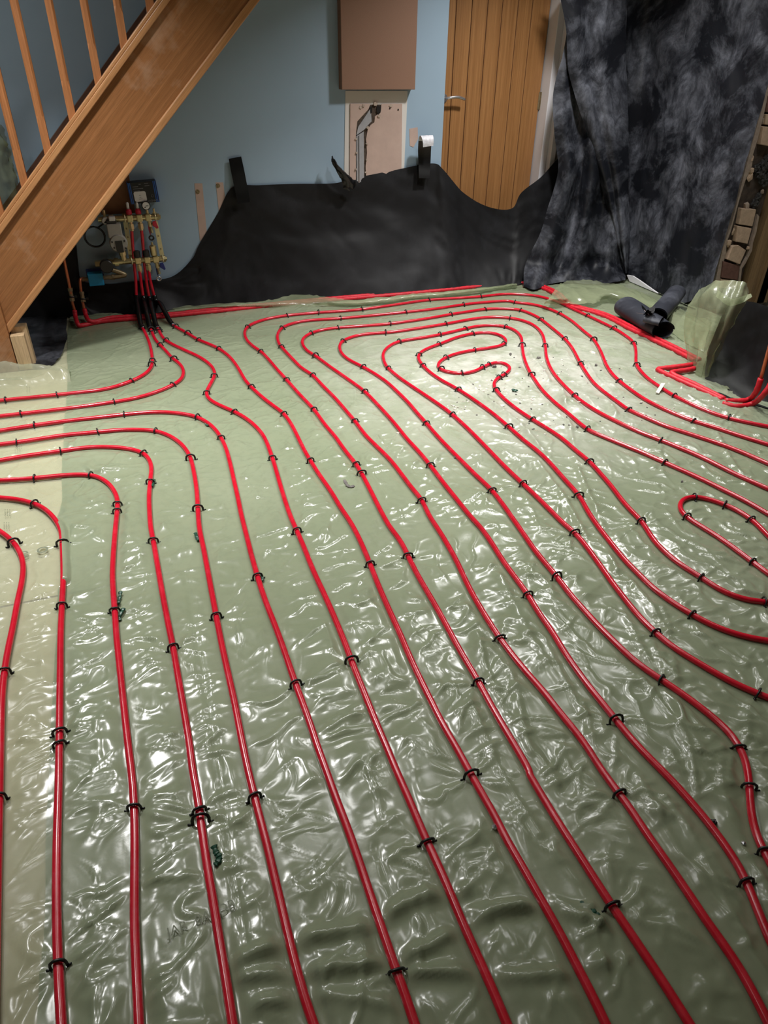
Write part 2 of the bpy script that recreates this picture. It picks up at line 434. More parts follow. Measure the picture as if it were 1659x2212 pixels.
# door leaf, planks as pieces
door = bpy.data.objects.new('door_1', None); COL.objects.link(door); door['kind'] = 'structure'
door['label'] = 'boarded oak door with a curved lever handle'; door.location = (DX0, 4.70, 0); ROOT['door_1'] = (DX0, 4.70, 0)
edges = [2.052] + [float(wy(px, 0, 4.70)[0]) for px in (987, 1021, 1055, 1087, 1121, 1152)] + [2.812]
pc = 0
for i in range(len(edges) - 1):
    a, b = edges[i] + 0.0022, edges[i + 1] - 0.0022
    obj('plank', MB().box((a, 4.70, 0.06), (b, 4.735, 2.06)), M_door, door, bevel=0.003)
obj('door_core', MB().box((2.052, 4.708, 0.06), (2.812, 4.73, 2.06)), M_darkwood, door)
hp = wy(966, 213, 4.66)
h = obj('door_handle', MB().cyl((hp[0] - 0.01, 4.70, hp[2]), (hp[0] - 0.01, 4.692, hp[2]), 0.026)
        .tube(catmull([(hp[0] - 0.01, 4.70, hp[2]), (hp[0] - 0.008, 4.66, hp[2]), (hp[0] + 0.02, 4.645, hp[2] + 0.006), (hp[0] + 0.07, 4.645, hp[2] + 0.008), (hp[0] + 0.118, 4.65, hp[2] - 0.004)], 6), 0.0085, 10), M_chrome, door, smooth=True)
h['label'] = 'curved satin chrome lever handle'
hz = float(wy(1167, 218, 4.69)[2])
obj('hinge', MB().cyl((2.818, 4.694, hz - 0.05), (2.818, 4.694, hz + 0.05), 0.006, 8).box((2.80, 4.697, hz - 0.05), (2.834, 4.701, hz + 0.05)), M_fit, door)
fr = struct('trim_1', MB().box((2.816, 4.60, 0.0), (2.862, 4.74, 2.10)).box((2.862, 4.555, 0.0), (2.90, 4.70, 2.14)).box((2.845, 4.66, 0), (2.87, 4.70, 2.10)), M_white, 'white gloss door lining and architrave', bevel=0.004)
struct('trim_2', MB().box((2.03, 4.62, 2.07), (2.87, 4.74, 2.12)), M_white, 'white head of the door lining')

# ------------------------------------------------------------------ staircase
SY = 3.72      # front face of the outer string
def rake(c0, c1, x0, x1, y0, y1):   # slab between lines z = x + c0 and z = x + c1
    m = MB()
    lo = [(x0, y0, x0 + c0), (x1, y0, x1 + c0), (x1, y1, x1 + c0), (x0, y1, x0 + c0)]
    hi = [(x0, y0, x0 + c1), (x1, y0, x1 + c1), (x1, y1, x1 + c1), (x0, y1, x0 + c1)]
    return m.hexa(lo, hi)
st = thing('staircase', 'stained wooden staircase rising to the right along the blue wall', 'staircase', (-0.6, SY, 0))
XN = -0.578
obj('outer_string', rake(0.764, 1.15, XN, 1.62, SY, SY + 0.034), M_string, st, bevel=0.002)
m = rake(0.762, 0.806, XN, 1.62, SY - 0.010, SY + 0.036)
o = obj('bottom_moulding', m, M_rail, st, bevel=0.005); o['label'] = 'pale rounded moulding along the lower edge'
m = rake(1.133, 1.166, XN, 1.62, SY - 0.022, SY + 0.062)
m.add(*(lambda q: (q.v, q.f))(rake(1.166, 1.186, XN, 1.62, SY - 0.016, SY + 0.056)))
o = obj('base_rail', m, M_rail, st, bevel=0.003); o['label'] = 'pale grooved rail carrying the spindles'
obj('inner_string', rake(0.78, 1.182, XN, 1.62, WY - 0.045, WY - 0.012), M_darkwood, st, bevel=0.002)
obj('newel_post', MB().box((XN - 0.095, SY - 0.03, 0.0), (XN, SY + 0.065, 1.75)), M_string, st, bevel=0.004)
obj('handrail', rake(1.98, 2.05, XN - 0.02, 1.05, SY - 0.012, SY + 0.052), M_rail, st, bevel=0.008)
sp = [-0.475, -0.345, -0.219, -0.09, 0.044, 0.174, 0.304, 0.434, 0.564, 0.694, 0.824]
for i, x in enumerate(sp):
    zb, zt = x + 1.165, min(x + 2.0, CEIL - 0.02)
    w, y = 0.016, SY + 0.02
    m = MB().box((x - w, y - w, zb), (x + w, y + w, zb + 0.12))
    q = 0.0115   # stop-chamfered middle
    def ring(hw, ch, z): return [(x - hw + ch, y - hw, z), (x + hw - ch, y - hw, z), (x + hw, y - hw + ch, z), (x + hw, y + hw - ch, z), (x + hw - ch, y + hw, z), (x - hw + ch, y + hw, z), (x - hw, y + hw - ch, z), (x - hw, y - hw + ch, z)]
    rs = [ring(w, 0.0005, zb), ring(w, 0.0005, zb + 0.13), ring(w, 0.008, zb + 0.155), ring(w, 0.008, zt)]
    m = MB(); V = [p for r_ in rs for p in r_]
    m.add(V, [(a * 8 + k, a * 8 + (k + 1) % 8, a * 8 + 8 + (k + 1) % 8, a * 8 + 8 + k) for a in range(3) for k in range(8)] + [tuple(range(7, -1, -1)), tuple(range(24, 32))])
    obj('spindle', m, M_spindle, st)
for k in range(10):
    x = XN + 0.03 + 0.21 * k; z = x + 1.0
    obj('tread', MB().box((x - 0.02, SY + 0.03, z - 0.022), (x + 0.225, WY - 0.04, z)), M_string, st)
    obj('riser', MB().box((x, SY + 0.03, z - 0.21), (x + 0.012, WY - 0.04, z - 0.022)), M_string, st)
# packing blocks under the bottom of the stairs
b = tag(obj('timber_block', MB().box((-0.574, 3.690, 0.003), (-0.512, 3.735, 0.178)), M_rawwood, bevel=0.002), 'pale softwood block standing in front beside the newel post', 'timber block')
b = tag(obj('timber_block', MB().box((-0.572, 3.742, 0.003), (-0.500, 3.80, 0.205)), M_rawwood, bevel=0.002), 'taller softwood block behind the front block at the newel', 'timber block')

# ------------------------------------------------------------------ wall-mounted things
mdf = obj('mdf_panel', MB().box((1.372, WY - 0.062, 1.165), (1.828, WY, 1.95)), M_mdf, bevel=0.003)
tag(mdf, 'brown fibreboard panel fixed to the blue wall above the bare plaster', 'panel')
# bare plaster patch with a chase cut through it
pa = thing('plaster_patch', 'bare pink plaster patch with a cut cable chase below the panel', 'plaster patch', (1.6, WY, 0.5))
W = lambda px, py, dy=0.0: wy(px, py, WY - dy)
def wpoly(pts, d0, d1):       # polygon traced on the wall, from depth d0 to d1 in front of it
    P = [W(px, py, d0) for px, py in pts]; Q = np.array([0, -(d1 - d0), 0.0])
    return MB().prism(P[::-1], Q)
obj('primer_border', wpoly([(746, 196), (880, 196), (879, 225), (871, 400), (743, 400), (745, 260)], 0.0, 0.003), M_primer, pa)
chaseL = [(768, 400), (768, 290), (771, 262), (784, 248), (795, 236), (800, 226)]
chaseR = [(823, 226), (822, 240), (816, 246), (809, 252), (808, 264), (800, 270), (794, 278), (790, 300), (792, 330), (789, 360), (791, 400)]
obj('pink_board', wpoly([(755, 400), (756, 224)] + [(799, 224)] + chaseL[::-1][1:] , 0.003, 0.010), M_pink, pa)
obj('pink_board', wpoly([(866, 400), (868, 224), (825, 224)] + chaseR, 0.003, 0.010), M_pink, pa)
obj('chase_back', wpoly(chaseL[:1] + chaseL[1:] + chaseR, 0.003, 0.0045), M_chase, pa)
for pts in ([(769, 292), (773, 274), (796, 240), (800, 232), (802, 262), (796, 268), (786, 280)],):
    o = obj('cable_capping', wpoly(pts, 0.0045, 0.012), M_alu, pa)
o = obj('cable_capping', wpoly([(770, 400), (769, 294), (785, 284), (786, 400)], 0.0045, 0.012), M_alu, pa)
obj('capping_rib', wpoly([(774, 400), (773, 294), (776, 292), (777, 400)], 0.012, 0.014), M_chrome, pa)
obj('wall_hole', wpoly([(815, 228), (823, 230), (822, 243), (817, 248), (813, 240)], 0.010, 0.0112), M_dgrey, pa)
obj('wall_hole', wpoly([(799, 230), (804, 229), (804, 243), (800, 246)], 0.012, 0.0125), M_dgrey, pa)
for k, (px, py, s) in enumerate([(784, 228, 5), (810, 224, 6), (818, 250, 5), (778, 232, 4), (793, 275, 4), (769, 330, 3), (791, 345, 3), (768, 300, 3), (792, 310, 3), (843, 228, 5), (768, 365, 3), (789, 372, 3)]):
    pp = [(px + s * random.uniform(0.5, 1) * math.cos(t), py + s * random.uniform(0.5, 1) * math.sin(t)) for t in np.linspace(0, 2 * math.pi, 7)[:-1]]
    obj('ragged_plaster', wpoly(pp, 0.003, 0.010 + random.uniform(0.003, 0.009)), M_plaster, pa)
for px, py in ((860, 237), (842, 234)):
    p = W(px, py, 0.010); obj('screw_hole', MB().cyl(p, p + np.array([0, -0.002, 0]), 0.005, 8), M_dgrey, pa)
for pts, lab in (([(884, 278), (902, 275), (903, 300), (893, 318), (885, 315)], 'small beige filler patch on blue wall right of the plaster'),):
    tag(obj('filler_patch', wpoly(pts, 0.0, 0.0015), M_pink), lab, 'filler patch')
for (a, bq, lab) in (([(420, 396), (437, 396), (447, 505), (432, 522)], (427, 414), 'left beige strip with a wall plug on the blue wall'),
                     ([(466, 394), (482, 394), (488, 440), (474, 470)], (471, 401), 'right beige strip with a wall plug beside the tape')):
    t_ = thing('filler_strip', lab, 'filler strip', W(bq[0], bq[1]))
    obj('strip', wpoly(a, 0.0, 0.0015), M_pink, t_)
    p = W(bq[0], bq[1], 0.001); obj('wall_plug', MB().torus(p, (0, 1, 0), 0.009, 0.004, 14, 6).cyl(p, p + np.array([0, -0.006, 0]), 0.005, 8), M_fit, t_)

# ------------------------------------------------------------------ heating manifold under the stairs
MY = 4.475
Q = lambda px, py, dy=0.0: wy(px, py, MY + dy)
mf = thing('heating_manifold', 'nickel underfloor heating manifold with pump on the wall under the stairs', 'manifold', (0.08, WY, 0.3))
uL, uR = Q(252, 473), Q(339, 468); lL, lR = Q(262, 565), Q(353, 559)
uz = (uL[2] + uR[2]) / 2; lz = (lL[2] + lR[2]) / 2
def barmesh(x0, x1, z):
    m = MB().cyl((x0, MY, z), (x1, MY, z), 0.0165, 16)
    return m
o = obj('upper_bar', barmesh(uL[0], uR[0], uz), M_brass, mf, smooth=True, angle=40)
o = obj('lower_bar', barmesh(lL[0], lR[0], lz), M_brass, mf, smooth=True, angle=40)
ports = [float(Q(281, 475)[0]), float(Q(301.5, 474)[0]), float(Q(320.5, 473)[0])]
lports = [float(Q(298, 563)[0]), float(Q(318, 562)[0]), float(Q(336.5, 561)[0])]
for xs, z in ((ports, uz), (lports, lz)):
    for x in xs:
        obj('port_boss', MB().box((x - 0.017, MY - 0.02, z - 0.02), (x + 0.017, MY + 0.016, z + 0.02)), M_brass, mf, bevel=0.006)
    for x in xs[:2]:
        obj('port_nut', MB().lathe((x, MY, z - 0.018), (0, 0, -1), [(0, 0.011), (0.012, 0.011), (0.012, 0.016), (0.04, 0.016), (0.042, 0.012), (0.05, 0.012)], 6), M_brass, mf)
for x0, z, L in ((uL[0], uz, 0.012), (lL[0], lz, 0.012)):
    obj('union_nut', MB().lathe((x0 - 0.10, MY, z), (1, 0, 0), [(0, 0.014), (0.03, 0.014), (0.03, 0.019), (0.045, 0.019), (0.045, 0.016), (0.062, 0.016), (0.062, 0.024), (0.085, 0.024), (0.085, 0.017), (0.105, 0.017)], 12), M_brass, mf, angle=30)
for xr, z in ((uR[0], uz), (lR[0], lz)):
    obj('end_plug', MB().lathe((xr, MY, z), (1, 0, 0), [(0, 0.02), (0.012, 0.02), (0.012, 0.012), (0.02, 0.012)], 6), M_brass, mf)
# brackets
for (a, b_) in (((271, 480), (283, 556)), ((336, 478), (350, 552))):
    A = Q(a[0], a[1], 0.035); B = Q(b_[0], b_[1], 0.035)
    d = 0.0125
    ob = obj('bracket', MB().hexa([(B[0] - d, A[1], B[2]), (B[0] + d, A[1], B[2]), (B[0] + d, A[1] + 0.004, B[2]), (B[0] - d, A[1] + 0.004, B[2])],
                             [(A[0] - d, A[1], A[2]), (A[0] + d, A[1], A[2]), (A[0] + d, A[1] + 0.004, A[2]), (A[0] - d, A[1] + 0.004, A[2])]), M_steel, mf)
    for t in (0.18, 0.42, 0.8):
        c = B * t + A * (1 - t); obj('bracket_screw', MB().cyl((c[0], A[1], c[2]), (c[0], A[1] - 0.004, c[2]), 0.0045, 8), M_fit, ob)
    for z_, x_ in ((uz, A[0]), (lz, B[0])):
        obj('pipe_clamp', MB().torus((x_, MY, z_), (1, 0, 0), 0.019, 0.004, 18, 6).box((x_ - 0.012, MY + 0.015, z_ - 0.02), (x_ + 0.012, A[1] + 0.004, z_ + 0.02)), M_steel, ob)
# flow meters
for x in ports[:2]:
    f_ = obj('flow_meter', MB().lathe((x, MY, uz + 0.016), (0, 0, 1), [(0, 0.011), (0.006, 0.011), (0.006, 0.0165), (0.024, 0.0165), (0.030, 0.012), (0.033, 0.012)], 14), M_redp, mf, angle=35)
    obj('sight_glass', MB().lathe((x, MY, uz + 0.049), (0, 0, 1), [(0, 0.008), (0.03, 0.008), (0.036, 0.004)], 10), M_whitep, f_, smooth=True)
# black actuator caps on return bar
for x in lports[:2]:
    obj('valve_cap', MB().lathe((x, MY, lz + 0.016), (0, 0, 1), [(0, 0.013), (0.004, 0.02), (0.036, 0.019), (0.04, 0.015)], 14), M_dgrey, mf, angle=35)
# pressure gauge
g = Q(317, 451, -0.02)
gz = uz + 0.065
gg = obj('pressure_gauge', MB().lathe((ports[2] - 0.002, MY + 0.01, gz), (0, -1, 0), [(0, 0.024), (0.028, 0.024), (0.031, 0.022)], 24), M_dgrey, mf, angle=40)
obj('gauge_face', MB().cyl((ports[2] - 0.002, MY - 0.0205, gz), (ports[2] - 0.002, MY - 0.0225, gz), 0.0195, 24), M_whitep, gg)
obj('gauge_needle', MB().box((ports[2] - 0.003, MY - 0.0235, gz - 0.002), (ports[2] + 0.011, MY - 0.0228, gz + 0.001)).box((ports[2] - 0.012, MY - 0.0235, gz - 0.010), (ports[2] - 0.004, MY - 0.0228, gz - 0.006)), M_dgrey, gg)
obj('gauge_stem', MB().cyl((ports[2], MY, uz + 0.016), (ports[2], MY, gz - 0.02), 0.008, 8), M_brass, gg)
# drain valves with red and blue levers, air vent
for x, z, mt, nm in ((ports[2] + 0.004, uz, M_redp, 'red'), (lports[2] + 0.004, lz, M_bluep, 'blue')):
    v_ = obj('drain_valve', MB().cyl((x, MY, z - 0.018), (x, MY, z - 0.05), 0.012, 8).cyl((x, MY, z - 0.05), (x + 0.004, MY - 0.01, z - 0.085), 0.009, 8).cyl((x, MY, z - 0.04), (x + 0.03, MY - 0.005, z - 0.036), 0.006, 8), M_brass, mf)
    lv = obj('lever', MB().prism([(x + 0.014, MY - 0.02, z - 0.022), (x + 0.034, MY - 0.02, z - 0.018), (x + 0.044, MY - 0.02, z - 0.056), (x + 0.036, MY - 0.02, z - 0.062), (x + 0.012, MY - 0.02, z - 0.044)], (0, 0.012, 0)), mt, v_, bevel=0.003)
    lv['label'] = nm + ' butterfly lever'
    obj('strap', MB().tube(catmull([(x - 0.008, MY, z - 0.03), (x - 0.01, MY - 0.004, z - 0.07), (x - 0.006, MY - 0.005, z - 0.095)], 5), 0.003, 6), mt, v_)
    obj('hose_cap', MB().torus((x - 0.004, MY - 0.006, z - 0.112), (0, 1, 0.2), 0.012, 0.005, 16, 6), M_dgrey if nm == 'red' else M_chrome, v_, smooth=True)
x = lports[2] - 0.006
obj('air_vent', MB().lathe((x, MY, lz + 0.018), (0, 0, 1), [(0, 0.01), (0.006, 0.018), (0.058, 0.019), (0.062, 0.012), (0.066, 0.006), (0.08, 0.005)], 16), M_brass, mf, angle=35)
obj('air_vent', MB().cyl((uR[0] - 0.012, MY, uz + 0.016), (uR[0] - 0.012, MY, uz + 0.045), 0.006, 8), M_brass, mf)
# pump
pc_ = Q(256, 524, -0.03); px_, pz_ = pc_[0], pc_[2]
pu = obj('pump_housing', MB().lathe((px_, MY + 0.02, pz_), (0, -1, 0), [(0, 0.036), (0.02, 0.046), (0.055, 0.050), (0.075, 0.049), (0.082, 0.044)], 28), M_grey, mf, angle=35)
obj('pump_terminal_box', MB().box((px_ - 0.047, MY - 0.055, pz_ + 0.03), (px_ + 0.030, MY + 0.0, pz_ + 0.105)), M_grey, pu, bevel=0.005)
obj('pump_display', MB().box((px_ - 0.018, MY - 0.0655, pz_ - 0.048), (px_ + 0.020, MY - 0.060, pz_ + 0.016)), M_dgrey, pu)
for dx, dz in ((-0.034, 0.012), (0.033, 0.014), (-0.028, -0.02), (0.034, -0.026)):
    obj('pump_bolt', MB().cyl((px_ + dx, MY - 0.058, pz_ + dz), (px_ + dx, MY - 0.066, pz_ + dz), 0.005, 8), M_dgrey, pu)
obj('mains_plug', MB().box((px_ - 0.045, MY - 0.05, pz_ + 0.106), (px_ + 0.010, MY - 0.01, pz_ + 0.125)), M_dgrey, pu, bevel=0.004)
obj('plug_label', MB().box((px_ - 0.028, MY - 0.052, pz_ + 0.120), (px_ + 0.006, MY - 0.012, pz_ + 0.142)), M_whitep, pu, bevel=0.004)
cb = [(px_ - 0.045, MY - 0.03, pz_ + 0.115)]
cc = Q(205, 512, -0.01)
for k in range(0, 34):
    t = math.pi * 0.35 + k / 33 * math.pi * 4; r_ = 0.056 - 0.004 * (k / 33)
    cb.append((cc[0] + r_ * math.cos(t), cc[1] + 0.008 * k / 33, cc[2] + r_ * math.sin(t)))
obj('pump_cable', MB().tube(catmull(cb, 4), 0.0045, 7), M_sleeve, mf, smooth=True)
obj('pump_union', MB().lathe((px_ + 0.012, MY, pz_ - 0.045), (0, 0, -1), [(0, 0.016), (0.012, 0.016), (0.012, 0.021), (0.032, 0.021), (0.032, 0.016), (0.075, 0.016)], 8), M_brass, mf)
vx, vz = lL[0] - 0.085, lz - 0.002
obj('mixing_valve', MB().lathe((vx, MY + 0.02, vz - 0.005), (0, -1, 0), [(0, 0.02), (0.03, 0.024), (0.045, 0.03), (0.05, 0.037)], 20).cyl((vx - 0.06, MY, vz), (vx, MY, vz), 0.018, 8), M_brass, mf, angle=35)
obj('mixing_valve_head', MB().lathe((vx, MY - 0.03, vz - 0.006), (0, -1, 0), [(0, 0.037), (0.03, 0.037), (0.034, 0.033)], 24), M_dgrey, mf, angle=40)
tg = Q(228, 477, -0.02)
tz = obj('temperature_gauge', MB().lathe((tg[0], MY, uz - 0.004), (0, -1, 0), [(0, 0.02), (0.025, 0.021), (0.028, 0.019)], 22), M_grey, mf, angle=40)
obj('gauge_face', MB().cyl((tg[0], MY - 0.028, uz - 0.004), (tg[0], MY - 0.030, uz - 0.004), 0.017, 20), M_whitep, tz)
obj('gauge_body', MB().cyl((tg[0] - 0.035, MY + 0.005, uz), (tg[0] + 0.02, MY + 0.005, uz), 0.014, 10).cyl((tg[0], MY, uz), (tg[0], MY, uz + 0.05), 0.008, 8).cyl((tg[0], MY, uz), (px_ - 0.008, MY, pz_ + 0.11), 0.014, 10), M_brass, mf)
el = Q(267, 592)
e1 = Q(247, 598)
obj('elbow', MB().tube(catmull([(vx + 0.005, MY, vz - 0.03), (el[0], MY, lz - 0.07), (el[0] - 0.002, MY, e1[2] + 0.004), (e1[0], MY, e1[2]), (e1[0] - 0.03, MY, e1[2] - 0.002)], 5), 0.0135, 10).lathe((el[0] - 0.055, MY, e1[2]), (-1, 0, 0), [(0, 0.017), (0.012, 0.017), (0.012, 0.012), (0.02, 0.012)], 6), M_fit, mf, angle=50)
zb = thing('zone_valve', 'bright blue square valve cover left of the manifold elbow', 'valve', Q(207, 604))
a = Q(188, 592, -0.03); b2 = Q(226, 616, -0.03)
obj('cover', MB().box((a[0], MY - 0.035, b2[2]), (b2[0], MY + 0.03, a[2])), M_cyan, zb, bevel=0.004)
obj('cover_back', MB().box((a[0] - 0.006, MY + 0.02, b2[2] + 0.03), (b2[0] + 0.006, MY + 0.045, a[2] + 0.012)), M_bluep, zb, bevel=0.003)
obj('valve_body', MB().tube([(e1[0] - 0.02, MY, e1[2]), (a[0] - 0.035, MY, e1[2] - 0.002)], 0.012, 10), M_fit, zb)
# box hung above the manifold
bx = thing('thermostat_box', 'black and blue thermostat carton on the wall, upside down above the manifold', 'box', Q(305, 415, 0.03))
A = wy(276, 394, 4.47); B = wy(339, 438, 4.47)
x0, x1, z1, z0 = float(wy(274, 396, 4.47)[0]), float(wy(337, 393, 4.47)[0]), float(wy(305, 393, 4.47)[2]), float(wy(305, 439, 4.47)[2])
x0, x1 = 0.108, 0.262
def skew(m):   # the carton hangs a few degrees off level
    c = np.array([(x0 + x1) / 2, 4.47, (z0 + z1) / 2]); t = math.radians(2.5)
    m.v = [tuple(c + np.array([math.cos(t) * (p[0] - c[0]) - math.sin(t) * (p[2] - c[2]), p[1] - c[1], math.sin(t) * (p[0] - c[0]) + math.cos(t) * (p[2] - c[2])])) for p in m.v]
    return m
obj('carton', skew(MB().box((x0, 4.47, z0), (x1, WY - 0.002, z1))), M_boxblack, bx, bevel=0.001)
for u, v_ in ((x0 + 0.002, x0 + 0.007), (x0 + 0.011, x0 + 0.015), (x1 - 0.009, x1 - 0.004), (x1 - 0.017, x1 - 0.013)):
    obj('blue_stripe', skew(MB().box((u, 4.4688, z0), (v_, 4.47, z1))), M_boxblue, bx)
obj('blue_end', skew(MB().box((x1, 4.472, z0), (x1 + 0.002, WY - 0.003, z1))), M_boxblue, bx)
obj('blue_end', skew(MB().box((x0 - 0.002, 4.472, z0), (x0, WY - 0.003, z1))), M_boxblue, bx)
# printed picture of the thermostat: rounded white rectangle
def rrect(cx, cz, w, h_, r_, y, n=5):
    P = []
    for (sx, sz, a0) in ((1, 1, 0), (-1, 1, 90), (-1, -1, 180), (1, -1, 270)):
        for k in range(n + 1):
            t = math.radians(a0 + 90 * k / n); P.append((cx + sx * (w / 2 - r_) + r_ * math.cos(t), y, cz + sz * (h_ / 2 - r_) + r_ * math.sin(t)))
    return P
wc = (x0 + 0.056, z0 + (z1 - z0) * 0.33)
obj('device_picture', skew(MB().prism(rrect(wc[0], wc[1], 0.066, 0.052, 0.010, 4.47), (0, -0.0012, 0))), M_whitep, bx)
def text_mesh(body, size, name, mat, parent, loc, rot):
    cu = bpy.data.curves.new(name, 'FONT'); cu.body = body; cu.size = size; cu.align_x = 'CENTER'; cu.align_y = 'CENTER'
    to = bpy.data.objects.new(name + '_tmp', cu); COL.objects.link(to)
    dg = bpy.context.evaluated_depsgraph_get(); me = bpy.data.meshes.new_from_object(to.evaluated_get(dg))
    bpy.data.objects.remove(to)
    me.materials.clear(); me.materials.append(mat)
    o = bpy.data.objects.new(name, me); COL.objects.link(o)
    if parent is not None:
        o.parent = parent; loc = np.array(loc) - np.array(ROOT.get(parent.name, (0, 0, 0)))
    o.location = tuple(loc); o.rotation_euler = rot
    return o
R180 = (math.radians(90), math.radians(180 - 2.5), 0)
text_mesh('CANDUM', 0.014, 'carton_lettering', M_print, bx, (x1 - 0.034, 4.4685, z0 + 0.012), R180)
obj('carton_mark', skew(MB().torus((x1 - 0.032, 4.469, z0 + 0.034), (0, 1, 0), 0.0065, 0.001, 18, 4)), M_print, bx)
for (u, v_, w_) in ((0.015, 0.80, 0.03), (0.05, 0.90, 0.012), (0.08, 0.92, 0.022), (0.08, 0.80, 0.026), (0.015, 0.70, 0.055), (0.015, 0.60, 0.034)):
    zz = z0 + (z1 - z0) * v_; obj('small_print', skew(MB().box((x0 + u + 0.01, 4.4688, zz - 0.0014), (x0 + u + w_ + 0.01, 4.47, zz + 0.0014))), M_print, bx)
for (dz, w_) in ((0.006, 0.012), (-0.004, 0.010), (-0.013, 0.02)):
    obj('small_print', skew(MB().box((wc[0] - w_ / 2, 4.4682, wc[1] + dz - 0.001), (wc[0] + w_ / 2, 4.4688, wc[1] + dz + 0.001))), M_print, bx)
tag(obj('backboard', MB().box((-0.06, WY - 0.02, 0.555), (0.125, WY, 0.80)), M_card, bevel=0.002), 'brown wooden backboard on the wall behind the thermostat carton', 'board')
# copper risers left of the manifold
r1 = [wy(137, 552, 4.40), wy(139, 564, 4.40), wy(151, 622, 4.40), wy(156, 652, 4.40), wy(161, 670, 4.40)]
r2 = [Q(188, 602), Q(178, 602), wy(173, 606, 4.45), wy(175, 629, 4.44), wy(178, 650, 4.42), wy(182, 667, 4.41)]
for r_, ring_, lab in ((r1, (151, 622, 156, 650), 'copper riser pipe nearest the stairs with brass coupling'), (r2, (176, 630, 180, 652), 'copper riser pipe from the blue valve with brass coupling')):
    c = thing('copper_riser', lab, 'copper pipe', fl(170, 700))
    obj('copper_pipe', MB().tube(catmull(r_, 6), 0.0085, 10), M_copper, c, smooth=True)
    a = wy(ring_[0], ring_[1], 4.405 if r_ is r1 else 4.43); b_ = wy(ring_[2], ring_[3], 4.40 if r_ is r1 else 4.42)
    obj('coupling', MB().tube([a, a * 0.75 + b_ * 0.25, a * 0.74 + b_ * 0.26, a * 0.3 + b_ * 0.7, a * 0.29 + b_ * 0.71, b_], [0.014, 0.014, 0.0115, 0.0115, 0.015, 0.015], 8), M_fit, c)
    m_ = (a + b_) / 2; obj('pipe_clip', MB().torus(m_ - np.array([0, 0, 0.012]), b_ - a, 0.015, 0.004, 14, 6).box((m_[0] - 0.012, m_[1], m_[2] - 0.02), (m_[0] + 0.03, WY, m_[2] - 0.006)), M_clip, c)
# ================================================================== underfloor heating pipes
T = {1: (0, 640), 2: (500, 600), 3: (1059, 640), 4: (0, 1140), 5: (500, 1140), 6: (1059, 1140), 7: (0, 1612), 8: (500, 1612), 9: (1059, 1612)}
def P_(spec):
    out = []
    for t, pts in spec:
        ox, oy = T[t]
        out += [(ox + x / 2.765, oy + y / 2.765) for x, y in pts]
    return out
PIPES = {}
PIPES['T1'] = P_([(1, [(840, 172), (868, 220), (895, 290), (908, 360), (910, 400), (893, 440), (850, 475), (800, 500), (700, 537), (600, 560), (470, 575), (345, 588), (200, 603), (40, 618), (0, 623)])])
PIPES['T2'] = P_([(1, [(893, 178), (905, 205), (925, 255), (955, 290), (990, 325), (1030, 370), (1070, 400), (1095, 440), (1090, 485), (1060, 515), (1035, 528), (980, 555), (880, 590), (780, 615), (675, 632), (500, 658), (300, 682), (125, 702), (0, 716)])])
PIPES['T3'] = P_([(1, [(930, 170), (945, 195), (965, 235), (990, 263), (1040, 292), (1110, 325), (1180, 357), (1240, 395), (1272, 430), (1283, 470), (1262, 515), (1238, 560), (1232, 590), (1262, 625), (1320, 655), (1400, 690), (1470, 730), (1530, 780), (1580, 845)]),
                  (2, [(242, 1070), (275, 1180), (310, 1300), (350, 1420), (390, 1510)]), (5, [(395, 30), (430, 110), (490, 260), (560, 410), (625, 560), (690, 720), (712, 785), (750, 880), (810, 1030), (870, 1180), (925, 1305)]),
                  (8, [(990, 160), (1060, 315), (1120, 460), (1172, 580), (1230, 700), (1300, 860), (1370, 1030), (1440, 1190), (1510, 1340), (1580, 1500), (1645, 1659)])])
PIPES['T4'] = P_([(1, [(1015, 155), (1045, 180), (1115, 218), (1180, 258), (1240, 282), (1305, 312), (1370, 360), (1420, 425), (1460, 495)]), (2, [(115, 650), (180, 710), (250, 765), (310, 810), (360, 880), (410, 980), (440, 1040), (470, 1090), (520, 1170), (590, 1270), (650, 1370), (705, 1450)]),
                  (5, [(735, 10), (770, 80), (825, 210), (880, 350), (950, 510), (1010, 640), (1060, 760), (1130, 910), (1200, 1050), (1270, 1190)]), (8, [(1340, 0), (1420, 150), (1500, 290), (1590, 445)]), (9, [(80, 530), (170, 680), (260, 840), (340, 980), (420, 1120), (500, 1280), (580, 1430), (650, 1570), (690, 1659)])])
PIPES['L3'] = P_([(1, [(0, 803), (100, 787), (210, 770), (400, 745), (740, 707), (870, 695), (980, 692), (1090, 702), (1175, 720), (1240, 755), (1285, 795), (1320, 845), (1350, 910), (1375, 1000), (1395, 1090), (1420, 1200), (1440, 1300), (1470, 1420), (1500, 1540)]),
                  (5, [(110, 130), (155, 290), (200, 430), (255, 570), (310, 720), (380, 925), (430, 1060), (480, 1200)]), (8, [(512, 0), (565, 140), (620, 300), (690, 480), (750, 650), (810, 830), (870, 1010), (920, 1150), (965, 1290), (1000, 1380), (1050, 1520), (1095, 1659)])])
PIPES['L4'] = P_([(1, [(0, 885), (100, 873), (240, 852), (400, 828), (580, 812), (720, 798), (830, 797), (925, 803), (1010, 832), (1075, 875), (1110, 915), (1138, 965), (1160, 1060), (1175, 1160), (1182, 1270)]), (4, [(1190, 0), (1215, 120), (1245, 280), (1290, 520), (1325, 700), (1360, 860), (1400, 1040), (1440, 1250), (1475, 1420)]),
                  (8, [(100, 150), (140, 310), (170, 430), (210, 580), (250, 750), (290, 920), (330, 1090), (370, 1260), (410, 1410), (450, 1550), (490, 1659)])])
